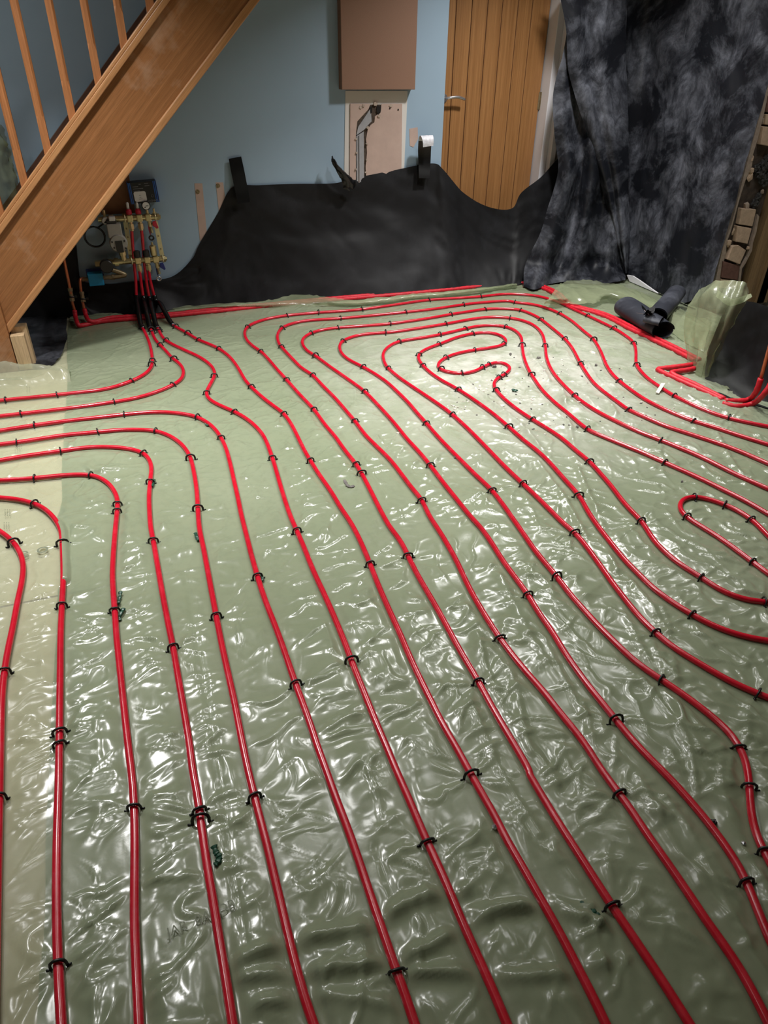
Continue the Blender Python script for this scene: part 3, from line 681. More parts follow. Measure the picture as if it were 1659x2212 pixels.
PIPES['L5'] = P_([(1, [(0, 980), (180, 950), (365, 925), (520, 903), (640, 900), (750, 908), (845, 930), (885, 965), (905, 1020), (897, 1110), (890, 1200), (895, 1320)]), (4, [(900, 0), (915, 75), (940, 220), (975, 420), (1010, 600), (1035, 720), (1065, 900), (1100, 1100), (1135, 1320)]),
                  (7, [(1150, 150), (1180, 300), (1195, 420), (1215, 560), (1240, 740), (1275, 930), (1300, 1100), (1335, 1300), (1360, 1460), (1390, 1659)])])
PIPES['L6'] = P_([(1, [(0, 1100), (200, 1088), (400, 1068), (540, 1067), (600, 1085), (660, 1130), (695, 1190), (703, 1240)]), (4, [(690, 0), (678, 150), (672, 300), (685, 490), (695, 640), (715, 830), (738, 1050), (765, 1300)]), (7, [(785, 150), (800, 340), (805, 500), (805, 700), (803, 900), (803, 1050), (810, 1250), (820, 1450), (830, 1659)])])
PIPES['L7'] = P_([(1, [(0, 1203), (100, 1212), (210, 1240), (280, 1280), (335, 1340), (365, 1400)]), (4, [(372, 100), (378, 300), (370, 460), (362, 650), (360, 850), (357, 1050), (355, 1250)]), (7, [(350, 250), (342, 500), (338, 750), (338, 1000), (345, 1250), (355, 1450), (367, 1659)])])
PIPES['L8'] = P_([(1, [(0, 1405), (40, 1432), (85, 1475)]), (4, [(125, 160), (140, 240), (128, 340), (105, 440), (80, 580), (50, 720), (28, 850), (12, 1000), (5, 1200), (0, 1400)])])
PIPES['A'] = P_([(3, [(1659, 778), (1540, 755), (1430, 730), (1320, 695), (1200, 645), (1090, 590), (1010, 540), (940, 490), (885, 430), (870, 390), (870, 330), (855, 275), (800, 230), (735, 190), (580, 115), (490, 75), (430, 45), (330, 10), (230, -8)]), (2, [(1630, 98), (1495, 112), (1350, 122), (1180, 133), (1000, 158), (790, 188), (650, 200), (520, 208), (420, 217), (335, 225), (230, 242), (150, 265), (100, 290), (78, 325), (90, 370), (130, 410), (175, 440), (215, 480), (270, 545), (325, 605), (400, 690), (490, 785), (560, 880), (620, 950), (680, 1035), (745, 1115), (775, 1165), (820, 1250), (880, 1370), (940, 1480)]),
                 (5, [(1010, 80), (1055, 170), (1110, 280), (1180, 400), (1260, 540), (1340, 690), (1410, 810), (1470, 910)]), (6, [(0, 1050), (80, 1190), (170, 1340), (260, 1500)]), (9, [(210, 130), (300, 280), (390, 430), (480, 570), (570, 710), (640, 820), (730, 960), (820, 1090), (920, 1240), (1020, 1390), (1110, 1530), (1190, 1659)])])
PIPES['B'] = P_([(3, [(1659, 885), (1480, 830), (1330, 780), (1210, 745), (1050, 680), (930, 620), (840, 560), (770, 505), (725, 460), (690, 405), (660, 330), (615, 255), (560, 210), (490, 150), (410, 100), (310, 62), (230, 45), (140, 37)]), (2, [(1659, 138), (1500, 148), (1390, 160), (1200, 188), (1045, 205), (850, 225), (650, 243), (460, 255), (370, 272), (305, 297), (275, 340), (280, 385), (297, 412), (360, 480), (420, 540), (485, 582), (550, 650), (620, 720), (680, 790), (740, 860), (800, 940), (870, 1010), (950, 1090), (1020, 1180), (1080, 1260), (1135, 1325), (1180, 1420)]),
                 (5, [(1235, 10), (1290, 100), (1350, 210), (1410, 340), (1470, 450), (1540, 565)]), (6, [(60, 665), (140, 770), (230, 880), (320, 980), (420, 1110), (520, 1230), (600, 1340)]), (9, [(640, 110), (700, 190), (770, 285), (850, 390), (930, 520), (1020, 640), (1100, 760), (1180, 870), (1260, 1000), (1340, 1110), (1420, 1220), (1500, 1340), (1570, 1470), (1640, 1610), (1659, 1650)])])
PIPES['C'] = P_([(3, [(1659, 1000), (1500, 930), (1380, 885), (1200, 825), (1060, 780), (930, 725), (820, 675), (760, 630), (690, 580), (620, 520), (575, 460), (535, 395), (490, 310), (440, 250), (370, 190), (300, 135), (250, 108), (180, 82), (100, 75)]), (2, [(1525, 187), (1400, 205), (1320, 217), (1150, 247), (945, 275), (800, 287), (645, 298), (550, 310), (485, 327), (435, 355), (422, 390), (450, 435), (500, 465), (580, 525), (680, 595), (790, 675), (860, 745), (930, 820), (990, 890), (1050, 965), (1120, 1040), (1190, 1125), (1270, 1230), (1350, 1330), (1430, 1430)]),
                 (5, [(1490, 0), (1560, 100)]), (6, [(70, 190), (150, 300), (225, 400), (290, 510), (370, 620), (440, 740), (510, 840), (590, 950), (680, 1060), (760, 1160), (850, 1270)]), (9, [(970, 90), (1060, 180), (1150, 275), (1230, 370), (1310, 465), (1380, 560), (1450, 660), (1510, 760), (1540, 830), (1570, 910), (1610, 1010), (1659, 1130)])])
PIPES['D'] = P_([(3, [(1659, 1150), (1500, 1080), (1380, 1020), (1250, 955), (1130, 905), (1020, 860), (900, 815), (780, 760), (660, 700), (570, 645), (500, 590), (410, 500), (360, 430), (335, 360), (328, 290), (310, 225), (270, 180), (210, 150), (120, 130)]), (2, [(1560, 235), (1450, 245), (1285, 275), (1150, 297), (1010, 318), (925, 328), (820, 335), (740, 348), (668, 375), (645, 410), (660, 455), (710, 495), (780, 530), (850, 570), (930, 625), (1000, 690), (1060, 750), (1110, 810), (1160, 865), (1220, 935), (1300, 1020), (1380, 1100), (1460, 1180)]),
                 (3, [(10, 1160), (80, 1250), (150, 1350), (220, 1450)]), (6, [(240, 100), (310, 190), (395, 290), (470, 390), (550, 480), (640, 580), (730, 670), (820, 760), (920, 840), (1025, 910), (1130, 980), (1240, 1060), (1340, 1140), (1420, 1210), (1490, 1305)]), (9, [(1530, 100), (1548, 230), (1555, 380), (1575, 490), (1610, 590), (1659, 670)])])
PIPES['E'] = P_([(3, [(1659, 1300), (1540, 1230), (1420, 1170), (1300, 1110), (1170, 1050), (1045, 995), (900, 930), (800, 890), (680, 840), (580, 795), (460, 695), (380, 630), (310, 560), (260, 490), (225, 430), (200, 360), (190, 290), (185, 245), (150, 205), (85, 180)]), (2, [(1570, 285), (1480, 288), (1395, 305), (1245, 340), (1130, 360), (1005, 380), (940, 410), (905, 455), (915, 510), (935, 540), (1000, 595), (1080, 650), (1170, 710), (1250, 765), (1320, 818), (1400, 890), (1480, 970)]),
                 (3, [(60, 990), (120, 1050), (195, 1120), (280, 1200), (370, 1290), (440, 1360)]), (6, [(510, 35), (580, 120), (660, 230), (730, 330), (800, 420), (880, 520), (990, 630), (1080, 705), (1180, 770), (1290, 835), (1400, 900), (1500, 950), (1610, 995), (1659, 1015)])])
PIPES['F'] = P_([(6, [(1659, 675), (1560, 660), (1450, 630), (1330, 585), (1190, 510), (1050, 420), (960, 350), (880, 270), (800, 190), (720, 90)]), (3, [(640, 1370), (580, 1280), (530, 1190), (440, 1090), (370, 1010), (290, 930), (200, 860), (110, 780)]), (2, [(1560, 810), (1450, 730), (1350, 665), (1250, 610), (1180, 560), (1140, 520), (1115, 480), (1130, 445), (1190, 415), (1260, 390), (1350, 355), (1450, 332), (1540, 328), (1610, 345), (1640, 372), (1630, 397), (1570, 415), (1450, 432), (1350, 452), (1285, 475), (1240, 505), (1235, 535), (1270, 558), (1370, 573), (1450, 560), (1510, 530)]),
                 (3, [(20, 397), (65, 395), (105, 410), (120, 435), (85, 468), (40, 492), (20, 525), (35, 560), (80, 610), (160, 675), (250, 735), (340, 790), (430, 850), (510, 920), (590, 985), (650, 1050), (720, 1130), (780, 1210), (840, 1280), (905, 1345)]), (6, [(980, 80), (1060, 160), (1150, 230), (1250, 290), (1370, 370), (1500, 425), (1600, 440), (1659, 445)])])
PIPES['H'] = P_([(3, [(1659, 1430), (1570, 1340), (1480, 1280), (1390, 1240), (1300, 1210), (1220, 1195), (1160, 1205), (1130, 1240), (1140, 1290), (1180, 1325), (1260, 1375), (1350, 1430), (1450, 1500), (1570, 1590), (1659, 1655)])])
DESC = {'T1': 'leftmost manifold tail curving off to the left edge', 'T2': 'second manifold tail curving off to the left edge', 'T3': 'third manifold tail, the one with the kink', 'T4': 'rightmost manifold tail',
        'L3': 'outermost pipe of the left-hand bends', 'L4': 'second pipe of the left-hand bends', 'L5': 'third pipe of the left-hand bends', 'L6': 'fourth pipe of the left-hand bends', 'L7': 'fifth pipe of the left-hand bends', 'L8': 'innermost pipe of the left-hand bends',
        'A': 'outermost loop beside the back wall', 'B': 'second loop from the back wall', 'C': 'third loop from the back wall', 'D': 'fourth loop from the back wall', 'E': 'fifth loop from the back wall', 'F': 'innermost winding loop among the rubble', 'H': 'hairpin pipe at the right edge'}
PR = 0.0088
PZ = 0.0155
curves3 = {}
def smooth_path(P, sig, step):
    k = int(3 * sig / step); w = np.exp(-0.5 * (np.arange(-k, k + 1) * step / sig) ** 2); w /= w.sum()
    Q_ = np.pad(P, ((k, k), (0, 0)), mode='reflect', reflect_type='odd')
    return np.stack([np.convolve(Q_[:, i], w, 'valid') for i in range(3)], 1)
# manifold ends of the four tails: down the wall, through the black bend, onto the floor
TAILTOP = {'T1': [(284, 486, 4.475), (286, 520, 4.478), (290, 570, 4.475), (293.5, 612, 4.465), (294.5, 640, 4.455)],
           'T2': [(299, 574, 4.475), (302, 590, 4.47), (305, 612, 4.46), (310, 645, 4.45)],
           'T3': [(304.5, 484, 4.475), (308, 520, 4.478), (312, 570, 4.478), (317, 612, 4.465), (323, 645, 4.455)],
           'T4': [(319.5, 574, 4.475), (322, 590, 4.47), (326, 612, 4.46), (337, 650, 4.45)]}
pipe_objs = {}
for key, px in PIPES.items():
    P = np.array([fl(x, y, PZ) for x, y in px])
    st_ = 0.012
    P = smooth_path(resample(catmull(P, 6), st_), 0.028, st_)
    def inframe_end(q): return q[0] <= 3 or q[0] >= 1656 or q[1] >= 2208
    for end in (0, -1):
        if inframe_end(px[end]):
            d = (P[0] - P[4]) if end == 0 else (P[-1] - P[-5]); d /= np.linalg.norm(d)
            tgt = np.array([1.0, -0.06, 0]) if px[end][0] >= 1656 else np.array([-1.0, 0.02, 0]) if px[end][0] <= 3 and abs(d[0]) > 0.5 else d
            q_ = (P[0] if end == 0 else P[-1]).copy(); ext = []
            for s in np.arange(st_, 0.62, st_):          # beyond the frame the runs straighten out
                k_ = min(1.0, s / 0.22); dd_ = d * (1 - k_) + tgt * k_; q_ = q_ + dd_ / np.linalg.norm(dd_) * st_; ext.append(q_.copy())
            ext = np.array(ext)
            P = np.concatenate([ext[::-1], P]) if end == 0 else np.concatenate([P, ext])
    curves3[key] = P.copy()
    full = P
    if key in TAILTOP:
        top = [wy(a, b_, c) for a, b_, c in TAILTOP[key]]
        p0 = P[0]; tl = top[-1]
        d = P[3] - P[0]; d /= np.linalg.norm(d)
        bend = [np.array([tl[0] * 0.6 + p0[0] * 0.4, tl[1] * 0.72 + p0[1] * 0.28, 0.072]), np.array([tl[0] * 0.25 + p0[0] * 0.75, tl[1] * 0.25 + p0[1] * 0.75, 0.045]), p0 + np.array([0, 0, 0.008])]
        lead = resample(catmull(top + bend + [P[4], P[8]], 8), 0.01)
        full = np.concatenate([lead[:-1], P[8:]])
    t_ = thing('heating_pipe', 'red plastic heating pipe, ' + DESC[key], 'pipe', (full[-1][0], full[-1][1], 0), 'red underfloor heating pipes')
    obj('pipe_run', MB().tube(full[::1], PR, 10), M_pipe, t_, smooth=True)
    pipe_objs[key] = t_
    if key in TAILTOP:
        n_ = len(lead); seg = [q for q in lead if q[2] < 0.105 and q[1] > P[8][1] - 0.0]
        seg = np.array(seg)[: max(4, int(len(seg) * 0.97))]
        obj('bend_sleeve', MB().tube(seg, 0.0145, 12), M_sleeve, t_, smooth=True)['label'] = 'black bend support sleeve'
# ------------------------------------------------------------------ black staples over the pipes
CL = {1: [(842, 180), (908, 380), (910, 403), (803, 503), (345, 588), (37, 617), (905, 195), (906, 212), (950, 288), (1035, 370), (1040, 525), (675, 632), (125, 702), (945, 192), (948, 205), (990, 262), (1282, 470), (1232, 572), (1403, 688), (1625, 962), (1045, 178), (1113, 218), (1183, 256), (1303, 312), (1495, 540), (208, 770), (738, 708), (1180, 720), (1320, 845), (102, 873), (583, 812), (928, 803), (1138, 967), (1183, 1268), (367, 928), (848, 933), (897, 1110), (915, 1458), (207, 1090), (548, 1067), (698, 1235), (698, 1278), (213, 1235), (362, 1465), (85, 1465)],
      2: [(390, 1515), (310, 810), (470, 1088), (1495, 110), (1180, 132), (788, 188), (522, 208), (333, 226), (100, 290), (173, 438), (327, 606), (490, 783), (745, 1110), (775, 1163), (1392, 160), (1047, 205), (650, 245), (307, 297), (297, 410), (485, 580), (740, 855), (1130, 1325), (1523, 187), (1320, 217), (945, 275), (645, 298), (483, 328), (500, 463), (795, 675), (1190, 1122), (1285, 275), (925, 328), (667, 375), (783, 530), (1160, 865), (1545, 1265), (1635, 290), (1397, 300), (1245, 340), (1005, 380), (933, 538), (1320, 818), (1350, 665), (1140, 522), (1122, 457), (1252, 395), (1452, 335), (1632, 395), (1457, 430), (1287, 475), (1250, 543), (1377, 572), (1503, 530), (1538, 515)],
      3: [(578, 115), (735, 190), (860, 275), (873, 407), (1092, 590), (1433, 728), (143, 35), (412, 100), (618, 255), (770, 505), (1215, 745), (178, 80), (298, 135), (445, 250), (537, 397), (822, 677), (120, 130), (328, 290), (505, 593), (1023, 860), (188, 290), (243, 465), (578, 795), (1047, 995), (115, 778), (528, 1190), (35, 555), (45, 480), (85, 462), (250, 733), (597, 990), (905, 1345), (1220, 1200), (1390, 1245), (1548, 1335), (1175, 1320), (1563, 1585), (195, 1120)],
      4: [(35, 850), (2, 1600), (365, 468), (370, 1210), (370, 1275), (685, 495), (1035, 718), (1292, 522), (1540, 295), (915, 75)],
      5: [(385, 930), (712, 785), (825, 210), (1425, 1470), (1055, 170), (1470, 915), (1605, 660)],
      6: [(510, 30), (400, 295), (228, 405), (758, 1155), (762, 1600), (1020, 915), (990, 630), (1612, 1000), (1192, 515), (1250, 292), (1645, 440), (1497, 1310), (1555, 1550)],
      7: [(345, 1300), (810, 355), (1165, 370), (1190, 430), (1525, 310)],
      8: [(1172, 580), (975, 1330)], 9: [(715, 965), (1540, 820), (1620, 620)]}
ORD = ['first', 'second', 'third', 'fourth', 'fifth', 'sixth', 'seventh', 'eighth', 'ninth', 'tenth', 'eleventh', 'twelfth', 'thirteenth', 'fourteenth', 'fifteenth', 'sixteenth', 'seventeenth', 'eighteenth', 'nineteenth', 'twentieth', 'twenty-first', 'twenty-second', 'twenty-third', 'twenty-fourth', 'twenty-fifth', 'twenty-sixth', 'twenty-seventh', 'twenty-eighth']
clips = {}
seen = []
for t, L in CL.items():
    for (x, y) in L:
        px, py = T[t][0] + x / 2.765, T[t][1] + y / 2.765
        if any(abs(px - a) + abs(py - b_) < 4.5 for a, b_ in seen): continue
        seen.append((px, py))
        q = fl(px, py, PZ + 0.004)
        best = min(((np.min(np.sum((c[:, :2] - q[:2]) ** 2, 1)), k) for k, c in curves3.items()))
        c = curves3[best[1]]; i = int(np.argmin(np.sum((c[:, :2] - q[:2]) ** 2, 1)))
        clips.setdefault(best[1], []).append(i)
arch_pts = [(-0.0135, -0.008), (-0.0136, 0.002), (-0.0115, 0.0085), (-0.006, 0.0124), (0, 0.0134), (0.006, 0.0124), (0.0115, 0.0085), (0.0136, 0.002), (0.0135, -0.008)]
am = MB().tube([(0, a, b_) for a, b_ in arch_pts], 0.0029, 6, flat=1.0)
fm = {s: MB().tube([(0, s * 0.0132, -0.0085), (0, s * 0.0168, -0.0075), (0.001, s * 0.0205, -0.0035)], [0.0036, 0.0030, 0.0018], 6) for s in (-1, 1)}
def rawmesh(name, m):
    me = bpy.data.meshes.new(name); me.from_pydata(m.v, [], m.f); me.materials.append(M_clip)
    me.polygons.foreach_set('use_smooth', [True] * len(me.polygons)); me.update(); return me
am_me = rawmesh('pipe_staple', am); fm_me = {s: rawmesh('barb', fm[s]) for s in fm}
clip_pts = []
for key, idx in clips.items():
    c = curves3[key]; idx = sorted(set(idx))
    # the far end first: the manifold end, the left edge or the wall end of each run
    for n_, i in enumerate(idx):
        d = c[min(i + 2, len(c) - 1)] - c[max(i - 2, 0)]
        yaw = math.atan2(d[1], d[0]) + random.uniform(-0.16, 0.16)
        o = bpy.data.objects.new('pipe_staple', am_me); COL.objects.link(o)
        o.location = tuple(c[i]); o.rotation_euler = (random.uniform(-0.08, 0.08), random.uniform(-0.25, 0.25), yaw)
        s_ = random.choice([1.0, 1.0, 1.05, 1.1, 1.25]); o.scale = (1, s_, s_)
        start = 'manifold' if key[0] == 'T' else 'left edge' if key[0] == 'L' else 'right edge'
        dsc = {'T1': 'leftmost manifold tail', 'T2': 'second manifold tail', 'T3': 'third manifold tail', 'T4': 'rightmost manifold tail'}.get(key, DESC[key].replace(' beside the back wall', ' by the back wall'))
        tag(o, 'black staple, ' + ORD[n_] + ' from ' + start + ' on the ' + dsc, 'pipe staple', 'black staples holding the red pipes')
        for sd in (-1, 1):
            f_ = bpy.data.objects.new('barb', fm_me[sd]); COL.objects.link(f_); f_.parent = o
        clip_pts.append((c[i][0], c[i][1], yaw))

# ------------------------------------------------------------------ membrane height field
STEP = 0.0058
X0, X1, Y0, Y1 = -1.1, 3.44, -0.12, 4.50
gx = np.arange(X0, X1 + STEP, STEP); gy = np.arange(Y0, Y1 + STEP, STEP)
GX, GY = np.meshgrid(gx, gy)
dist = np.full(GX.shape, 1.0)
def splat(P, R_=0.06):
    k = int(R_ / STEP) + 1
    for p in P:
        j = int((p[0] - X0) / STEP); i = int((p[1] - Y0) / STEP)
        a, b_, c, d = max(0, i - k), min(len(gy), i + k + 1), max(0, j - k), min(len(gx), j + k + 1)
        if a >= b_ or c >= d: continue
        r_ = np.hypot(GX[a:b_, c:d] - p[0], GY[a:b_, c:d] - p[1])
        dist[a:b_, c:d] = np.minimum(dist[a:b_, c:d], r_)
for P in curves3.values(): splat(P)
wxn = GX + 0.045 * pn(GX * 4.5, GY * 4.5, 11) + 0.015 * pn(GX * 14, GY * 14, 12)
wyn = GY + 0.045 * pn(GX * 4.5, GY * 4.5, 13) + 0.015 * pn(GX * 14, GY * 14, 14)
def aniso(th, la, lb, seed):
    c, s_ = math.cos(th), math.sin(th)
    return pn((wxn * c + wyn * s_) / la, (-wxn * s_ + wyn * c) / lb, seed)
mk = lambda sd, sc=2.2, lo=-0.15, hi=0.35: sstep(pn(GX * sc, GY * sc, sd), lo, hi)
left = 1 - sstep(GX - 0.35 * GY, 0.1, 0.9)       # puckers across the pipes on the left, along them on the right
far = sstep(GY, 2.95, 3.6)                         # the far sheet lies flatter
calm = 1 - 0.62 * far
crest = lambda n, s_=0.03: 1 - np.sqrt(n * n + s_ * s_)      # sharp crests, smooth hollows
hgt = 0.0032 * pn(GX * 6, GY * 6, 1) + 0.0016 * calm * pn(GX * 15, GY * 15, 2)
hgt += calm * (0.0075 * left + 0.003) * crest(aniso(0.15, 0.30, 0.095, 21)) * (0.25 + 0.75 * mk(31))
hgt += calm * 0.0060 * crest(aniso(1.05, 0.30, 0.11, 22)) * mk(32, 1.8)
hgt += calm * (0.0080 * (1 - left) + 0.002) * crest(aniso(2.05, 0.34, 0.10, 23)) * (0.2 + 0.8 * mk(33))
# thin raised creases
calm2 = 1 - 0.45 * far
for th, la, lb, sd, hh in ((0.1, 0.36, 0.105, 61, 0.0048), (0.75, 0.30, 0.115, 62, 0.0044), (2.15, 0.40, 0.11, 63, 0.0048), (2.75, 0.28, 0.10, 64, 0.0040), (1.5, 0.24, 0.10, 65, 0.0038), (0.3, 0.15, 0.06, 66, 0.0022), (2.4, 0.15, 0.06, 67, 0.0022)):
    wgt = left if th < 1 else (1 - left) if th > 2 else 0.5
    n_a = aniso(th, la, lb, sd)
    hgt += calm2 * hh * (0.55 + 0.6 * wgt) * ridge(n_a + 0.12, 0.075 * 0.08 / lb) * mk(sd + 20, 3.2, -0.2, 0.15)
hgt -= np.mean(hgt)
near = 1 - sstep(GY + 0.25 * GX, 0.75, 1.15)
hgt += near * 0.006 * crest(aniso(-0.35, 0.55, 0.17, 27), 0.06) * mk(37, 1.6, -0.4, 0.2)
# folds fanning out of the staples
for (cx_, cy_, yaw) in clip_pts:
    if cy_ > 3.6: continue
    k = int(0.2 / STEP); j = int((cx_ - X0) / STEP); i = int((cy_ - Y0) / STEP)
    a, b_, c, d = max(0, i - k), min(len(gy), i + k), max(0, j - k), min(len(gx), j + k)
    if a >= b_ or c >= d: continue
    dx, dy = GX[a:b_, c:d] - cx_, GY[a:b_, c:d] - cy_
    r_ = np.hypot(dx, dy); ph = np.arctan2(dy, dx) + 0.35 * pn(dx * 9 + cx_ * 3, dy * 9, 41)
    n_ = random.choice([5, 6, 7, 8]); fan = np.clip(1 - 1.5 * np.sqrt(np.sin(n_ * ph / 2 + random.uniform(0, 6.28)) ** 2 + 0.004), 0, 1)
    hgt[a:b_, c:d] += 0.0110 * fan * np.exp(-r_ / 0.075) * sstep(r_, 0.008, 0.03) * (1 - sstep(r_, 0.12, 0.19)) * random.uniform(0.6, 1.2) * (0.5 if cy_ > 2.8 else 1)
def crease(pts, w, h_, z=0.0):
    P = resample(catmull([fl(x, y) for x, y in pts], 5), 0.012)
    d = np.full(GX.shape, 9.0); bb = P.min(0) - 4 * w, P.max(0) + 4 * w
    m_ = (GX > bb[0][0]) & (GX < bb[1][0]) & (GY > bb[0][1]) & (GY < bb[1][1])
    if not m_.any(): return
    xs, ys_ = GX[m_], GY[m_]; dd = np.full(xs.shape, 9.0)
    for p in P: dd = np.minimum(dd, np.hypot(xs - p[0], ys_ - p[1]))
    hgt[m_] += h_ * np.exp(-(dd / w) ** 2)
crease([(500, 2090), (640, 2040), (780, 2010), (900, 1950), (1000, 1930)], 0.013, 0.017)
crease([(520, 2120), (700, 2105), (880, 2075), (1050, 1985), (1190, 1960)], 0.011, 0.014)
crease([(860, 2110), (1010, 2110), (1150, 2120), (1300, 2090)], 0.012, 0.013)
crease([(1000, 1975), (1150, 1965), (1300, 2005)], 0.010, 0.011)
crease([(560, 2180), (700, 2160), (900, 2190)], 0.011, 0.011)
for c_ in ([(1135, 760), (1165, 800), (1185, 830)], [(1205, 815), (1215, 860), (1230, 930), (1245, 1000)], [(985, 810), (1060, 870), (1130, 930), (1180, 990)], [(1545, 940), (1580, 1000), (1610, 1050)], [(1245, 1010), (1290, 1120), (1330, 1240)], [(1270, 790), (1330, 900)], [(1160, 1000), (1230, 1100), (1300, 1250)],
           [(1480, 865), (1560, 900), (1640, 920)], [(1400, 830), (1500, 880), (1600, 905)]):
    crease(c_, 0.012, 0.009)
# long creases of the right-hand half
for k in range(16):
    x_, y_ = random.uniform(1000, 1500), random.uniform(1150, 1800)
    crease([(x_, y_), (x_ + random.uniform(40, 90), y_ + random.uniform(90, 160)), (x_ + random.uniform(110, 190), y_ + random.uniform(220, 330))], random.uniform(0.007, 0.013), random.uniform(0.004, 0.008))
# joints of the boards below and the factory folds of the film show as shallow grooves
for c_ in ([(1170, 1066), (1400, 1022), (1659, 980)], [(1335, 864), (1392, 827)], [(500, 1865), (524, 2000), (547, 2136), (560, 2212)], [(815, 1836), (835, 1900), (854, 1963)], [(400, 1240), (470, 1640), (500, 1865)], [(0, 1312), (130, 1295)]):
    crease(c_, 0.0075, -0.0055)
base_h = hgt.copy()
press = sstep(dist, 0.009, 0.045)
base_h = 0.0055 + np.maximum(base_h + 0.003, -0.002) * (0.12 + 0.88 * press)
base_h = np.maximum(base_h, 0.0025)
SEAM = -0.352
seam_x = SEAM + 0.006 * pn(gy * 5, gy * 0 + 0.3, 51) + 0.0
# right-hand sheet, its edge lapping over the left one and over one pipe
jx = int((SEAM - X0) / STEP)
XR, YR, ZR = GX[:, jx:].copy(), GY[:, jx:].copy(), base_h[:, jx:].copy() + 0.002
w_ = np.clip(1 - (XR - XR[:, :1]) / 0.05, 0, 1)
XR += w_ * (seam_x - XR[:, 0])[:, None]
LAPX = np.interp(gy, *(lambda q: (q[:, 1], q[:, 0]))(np.array(sorted([p for p in curves3['L7'] if 1.2 < p[1] < 2.9 and p[0] > -0.45], key=lambda p: p[1]))))
lap = sstep(gy, fl(135, 1275)[1], fl(135, 1262)[1]) * (1 - sstep(gy, fl(135, 1150)[1], fl(135, 1100)[1]))
XR += w_ * (lap * (LAPX + 0.001 - XR[:, 0]))[:, None]
dp = np.full(XR.shape, 1.0)
L7 = curves3['L7']; L7s = L7[(L7[:, 1] > 1.5) & (L7[:, 1] < 2.7)]
sel = (XR[0] < 0.0)
for p in L7s:
    dp[:, sel] = np.minimum(dp[:, sel], np.hypot(XR[:, sel] - p[0], YR[:, sel] - p[1]))
ZR = np.maximum(ZR, lap[:, None] * 0.0275 * np.exp(-(dp / 0.022) ** 4))
o = big_grid('plastic_sheet', np.stack([XR, YR, ZR], -1), M_mem)
SHEET_R = tag(o, 'glossy wrinkled green plastic sheet covering the floor right of the seam', 'plastic sheet')
# left-hand sheet
iy = int((4.45 - Y0) / STEP); jl = jx + 5
XL, YL, ZL = GX[:iy, :jl].copy(), GY[:iy, :jl].copy(), base_h[:iy, :jl].copy() * 0.9
def fold(pts, w, h_):
    global ZL
    P = resample(catmull([fl(x, y) for x, y in pts], 6), 0.01)
    d = np.full(XL.shape, 9.0)
    for p in P: d = np.minimum(d, np.hypot(XL - p[0], (YL - p[1])))
    ZL += h_ * np.exp(-(d / w) ** 2) * (1 + 0.25 * pn(XL * 12, YL * 12, 61))
fold([(-150, 790), (-60, 797), (20, 806), (80, 812), (140, 818)], 0.04, 0.055)
fold([(-150, 845), (-60, 838), (10, 832), (60, 831), (95, 826)], 0.028, 0.032)
o = big_grid('plastic_sheet', np.stack([XL, YL, ZL], -1), M_mem1)
SHEET_L = tag(o, 'paler single-layer green plastic sheet left of the seam', 'plastic sheet')
# faint print: on the boards under the left sheet and on the right sheet
def floor_text(body, px, py, size, rz, z, parent, mirror=False):
    p = fl(px, py, z); o = text_mesh(body, size, 'printed_lettering', M_ink, parent, p, (0, 0, rz))
    if mirror: o.scale = (-1, 1, 1)
    return o
floor_text('e o', 72, 1190, 0.07, 0.1, 0.0165, SHEET_L)
floor_text('JAR  BA+DB', 435, 1983, 0.024, 0.10, 0.0175, SHEET_R, False)
for (px, py, rows) in ((11, 1107, 3), (9, 1135, 3), (33, 973, 3), (58, 840, 2), (36, 962, 3)):
    m = MB()
    for r_ in range(rows):
        for k in range(5):
            p = fl(px + r_ * 5, py - 6 + k * 3, 0.013)
            m.box((p[0] - 0.0012, p[1] - 0.0022, 0.0128), (p[0] + 0.0012, p[1] + 0.0012, 0.0133))
    obj('printed_lettering', m, M_ink, SHEET_L)
# ================================================================== loose sheets along the walls
def sheet(name, label, ctrl, mat, per=10, amp=0.006, scale=6, seed=1, crumple=0.004, cat='plastic sheet', parent=None):
    m = MB().grid(net(ctrl, per, amp, scale, seed, crumple))
    o = obj(name, m, mat, parent, smooth=True)
    if parent is None: tag(o, label, cat)
    return o
cols = [((20, 430), (40, 770)), ((110, 455), (130, 722)), ((160, 500), (172, 706)), ((172, 596), (195, 699)), ((215, 614), (235, 695)), ((300, 607), (310, 682)), ((370, 598), (380, 666)), ((414, 560), (430, 662)), ((432, 525), (460, 659)), ((470, 462), (490, 657)), ((502, 405), (520, 654)), ((560, 400), (580, 652)), ((640, 397), (650, 647)), ((720, 396), (730, 644)), ((760, 386), (775, 642)), ((850, 368), (860, 636)), ((930, 353), (935, 630)), ((958, 366), (975, 627)), ((1005, 418), (1015, 623)), ((1060, 448), (1060, 620)), ((1106, 450), (1100, 617)), ((1126, 416), (1120, 615)), ((1170, 381), (1150, 610)), ((1215, 334), (1195, 606)), ((1250, 325), (1240, 604))]
ctrl = []
for i, ((a, b_), (c, d)) in enumerate(cols):
    bot = fl(c, d, 0.012); bot[1] = min(bot[1], 4.50)
    if i < 5: bot = np.array([float(wy(c, d - 40, 4.5)[0]), 4.50, 0.006])
    top_y = 4.535 if i < 17 else 4.50
    row = []
    for t in (0, 0.3, 0.62, 1):
        px, py = a + (c - a) * t, b_ + (d - b_) * t
        Y = top_y + (bot[1] - top_y) * (0.25 * t + 0.75 * t * t)
        row.append(wy(px, py, Y) if t < 1 else bot)
    ctrl.append(row)
low = thing('black_sheet', 'low black plastic sheet taped along the back wall between manifold and door', 'plastic sheet', (1.2, 4.42, 0))
obj('sheet', MB().grid(net(ctrl, 9, 0.012, 2.2, 71, 0.005)), M_black, low, smooth=True)
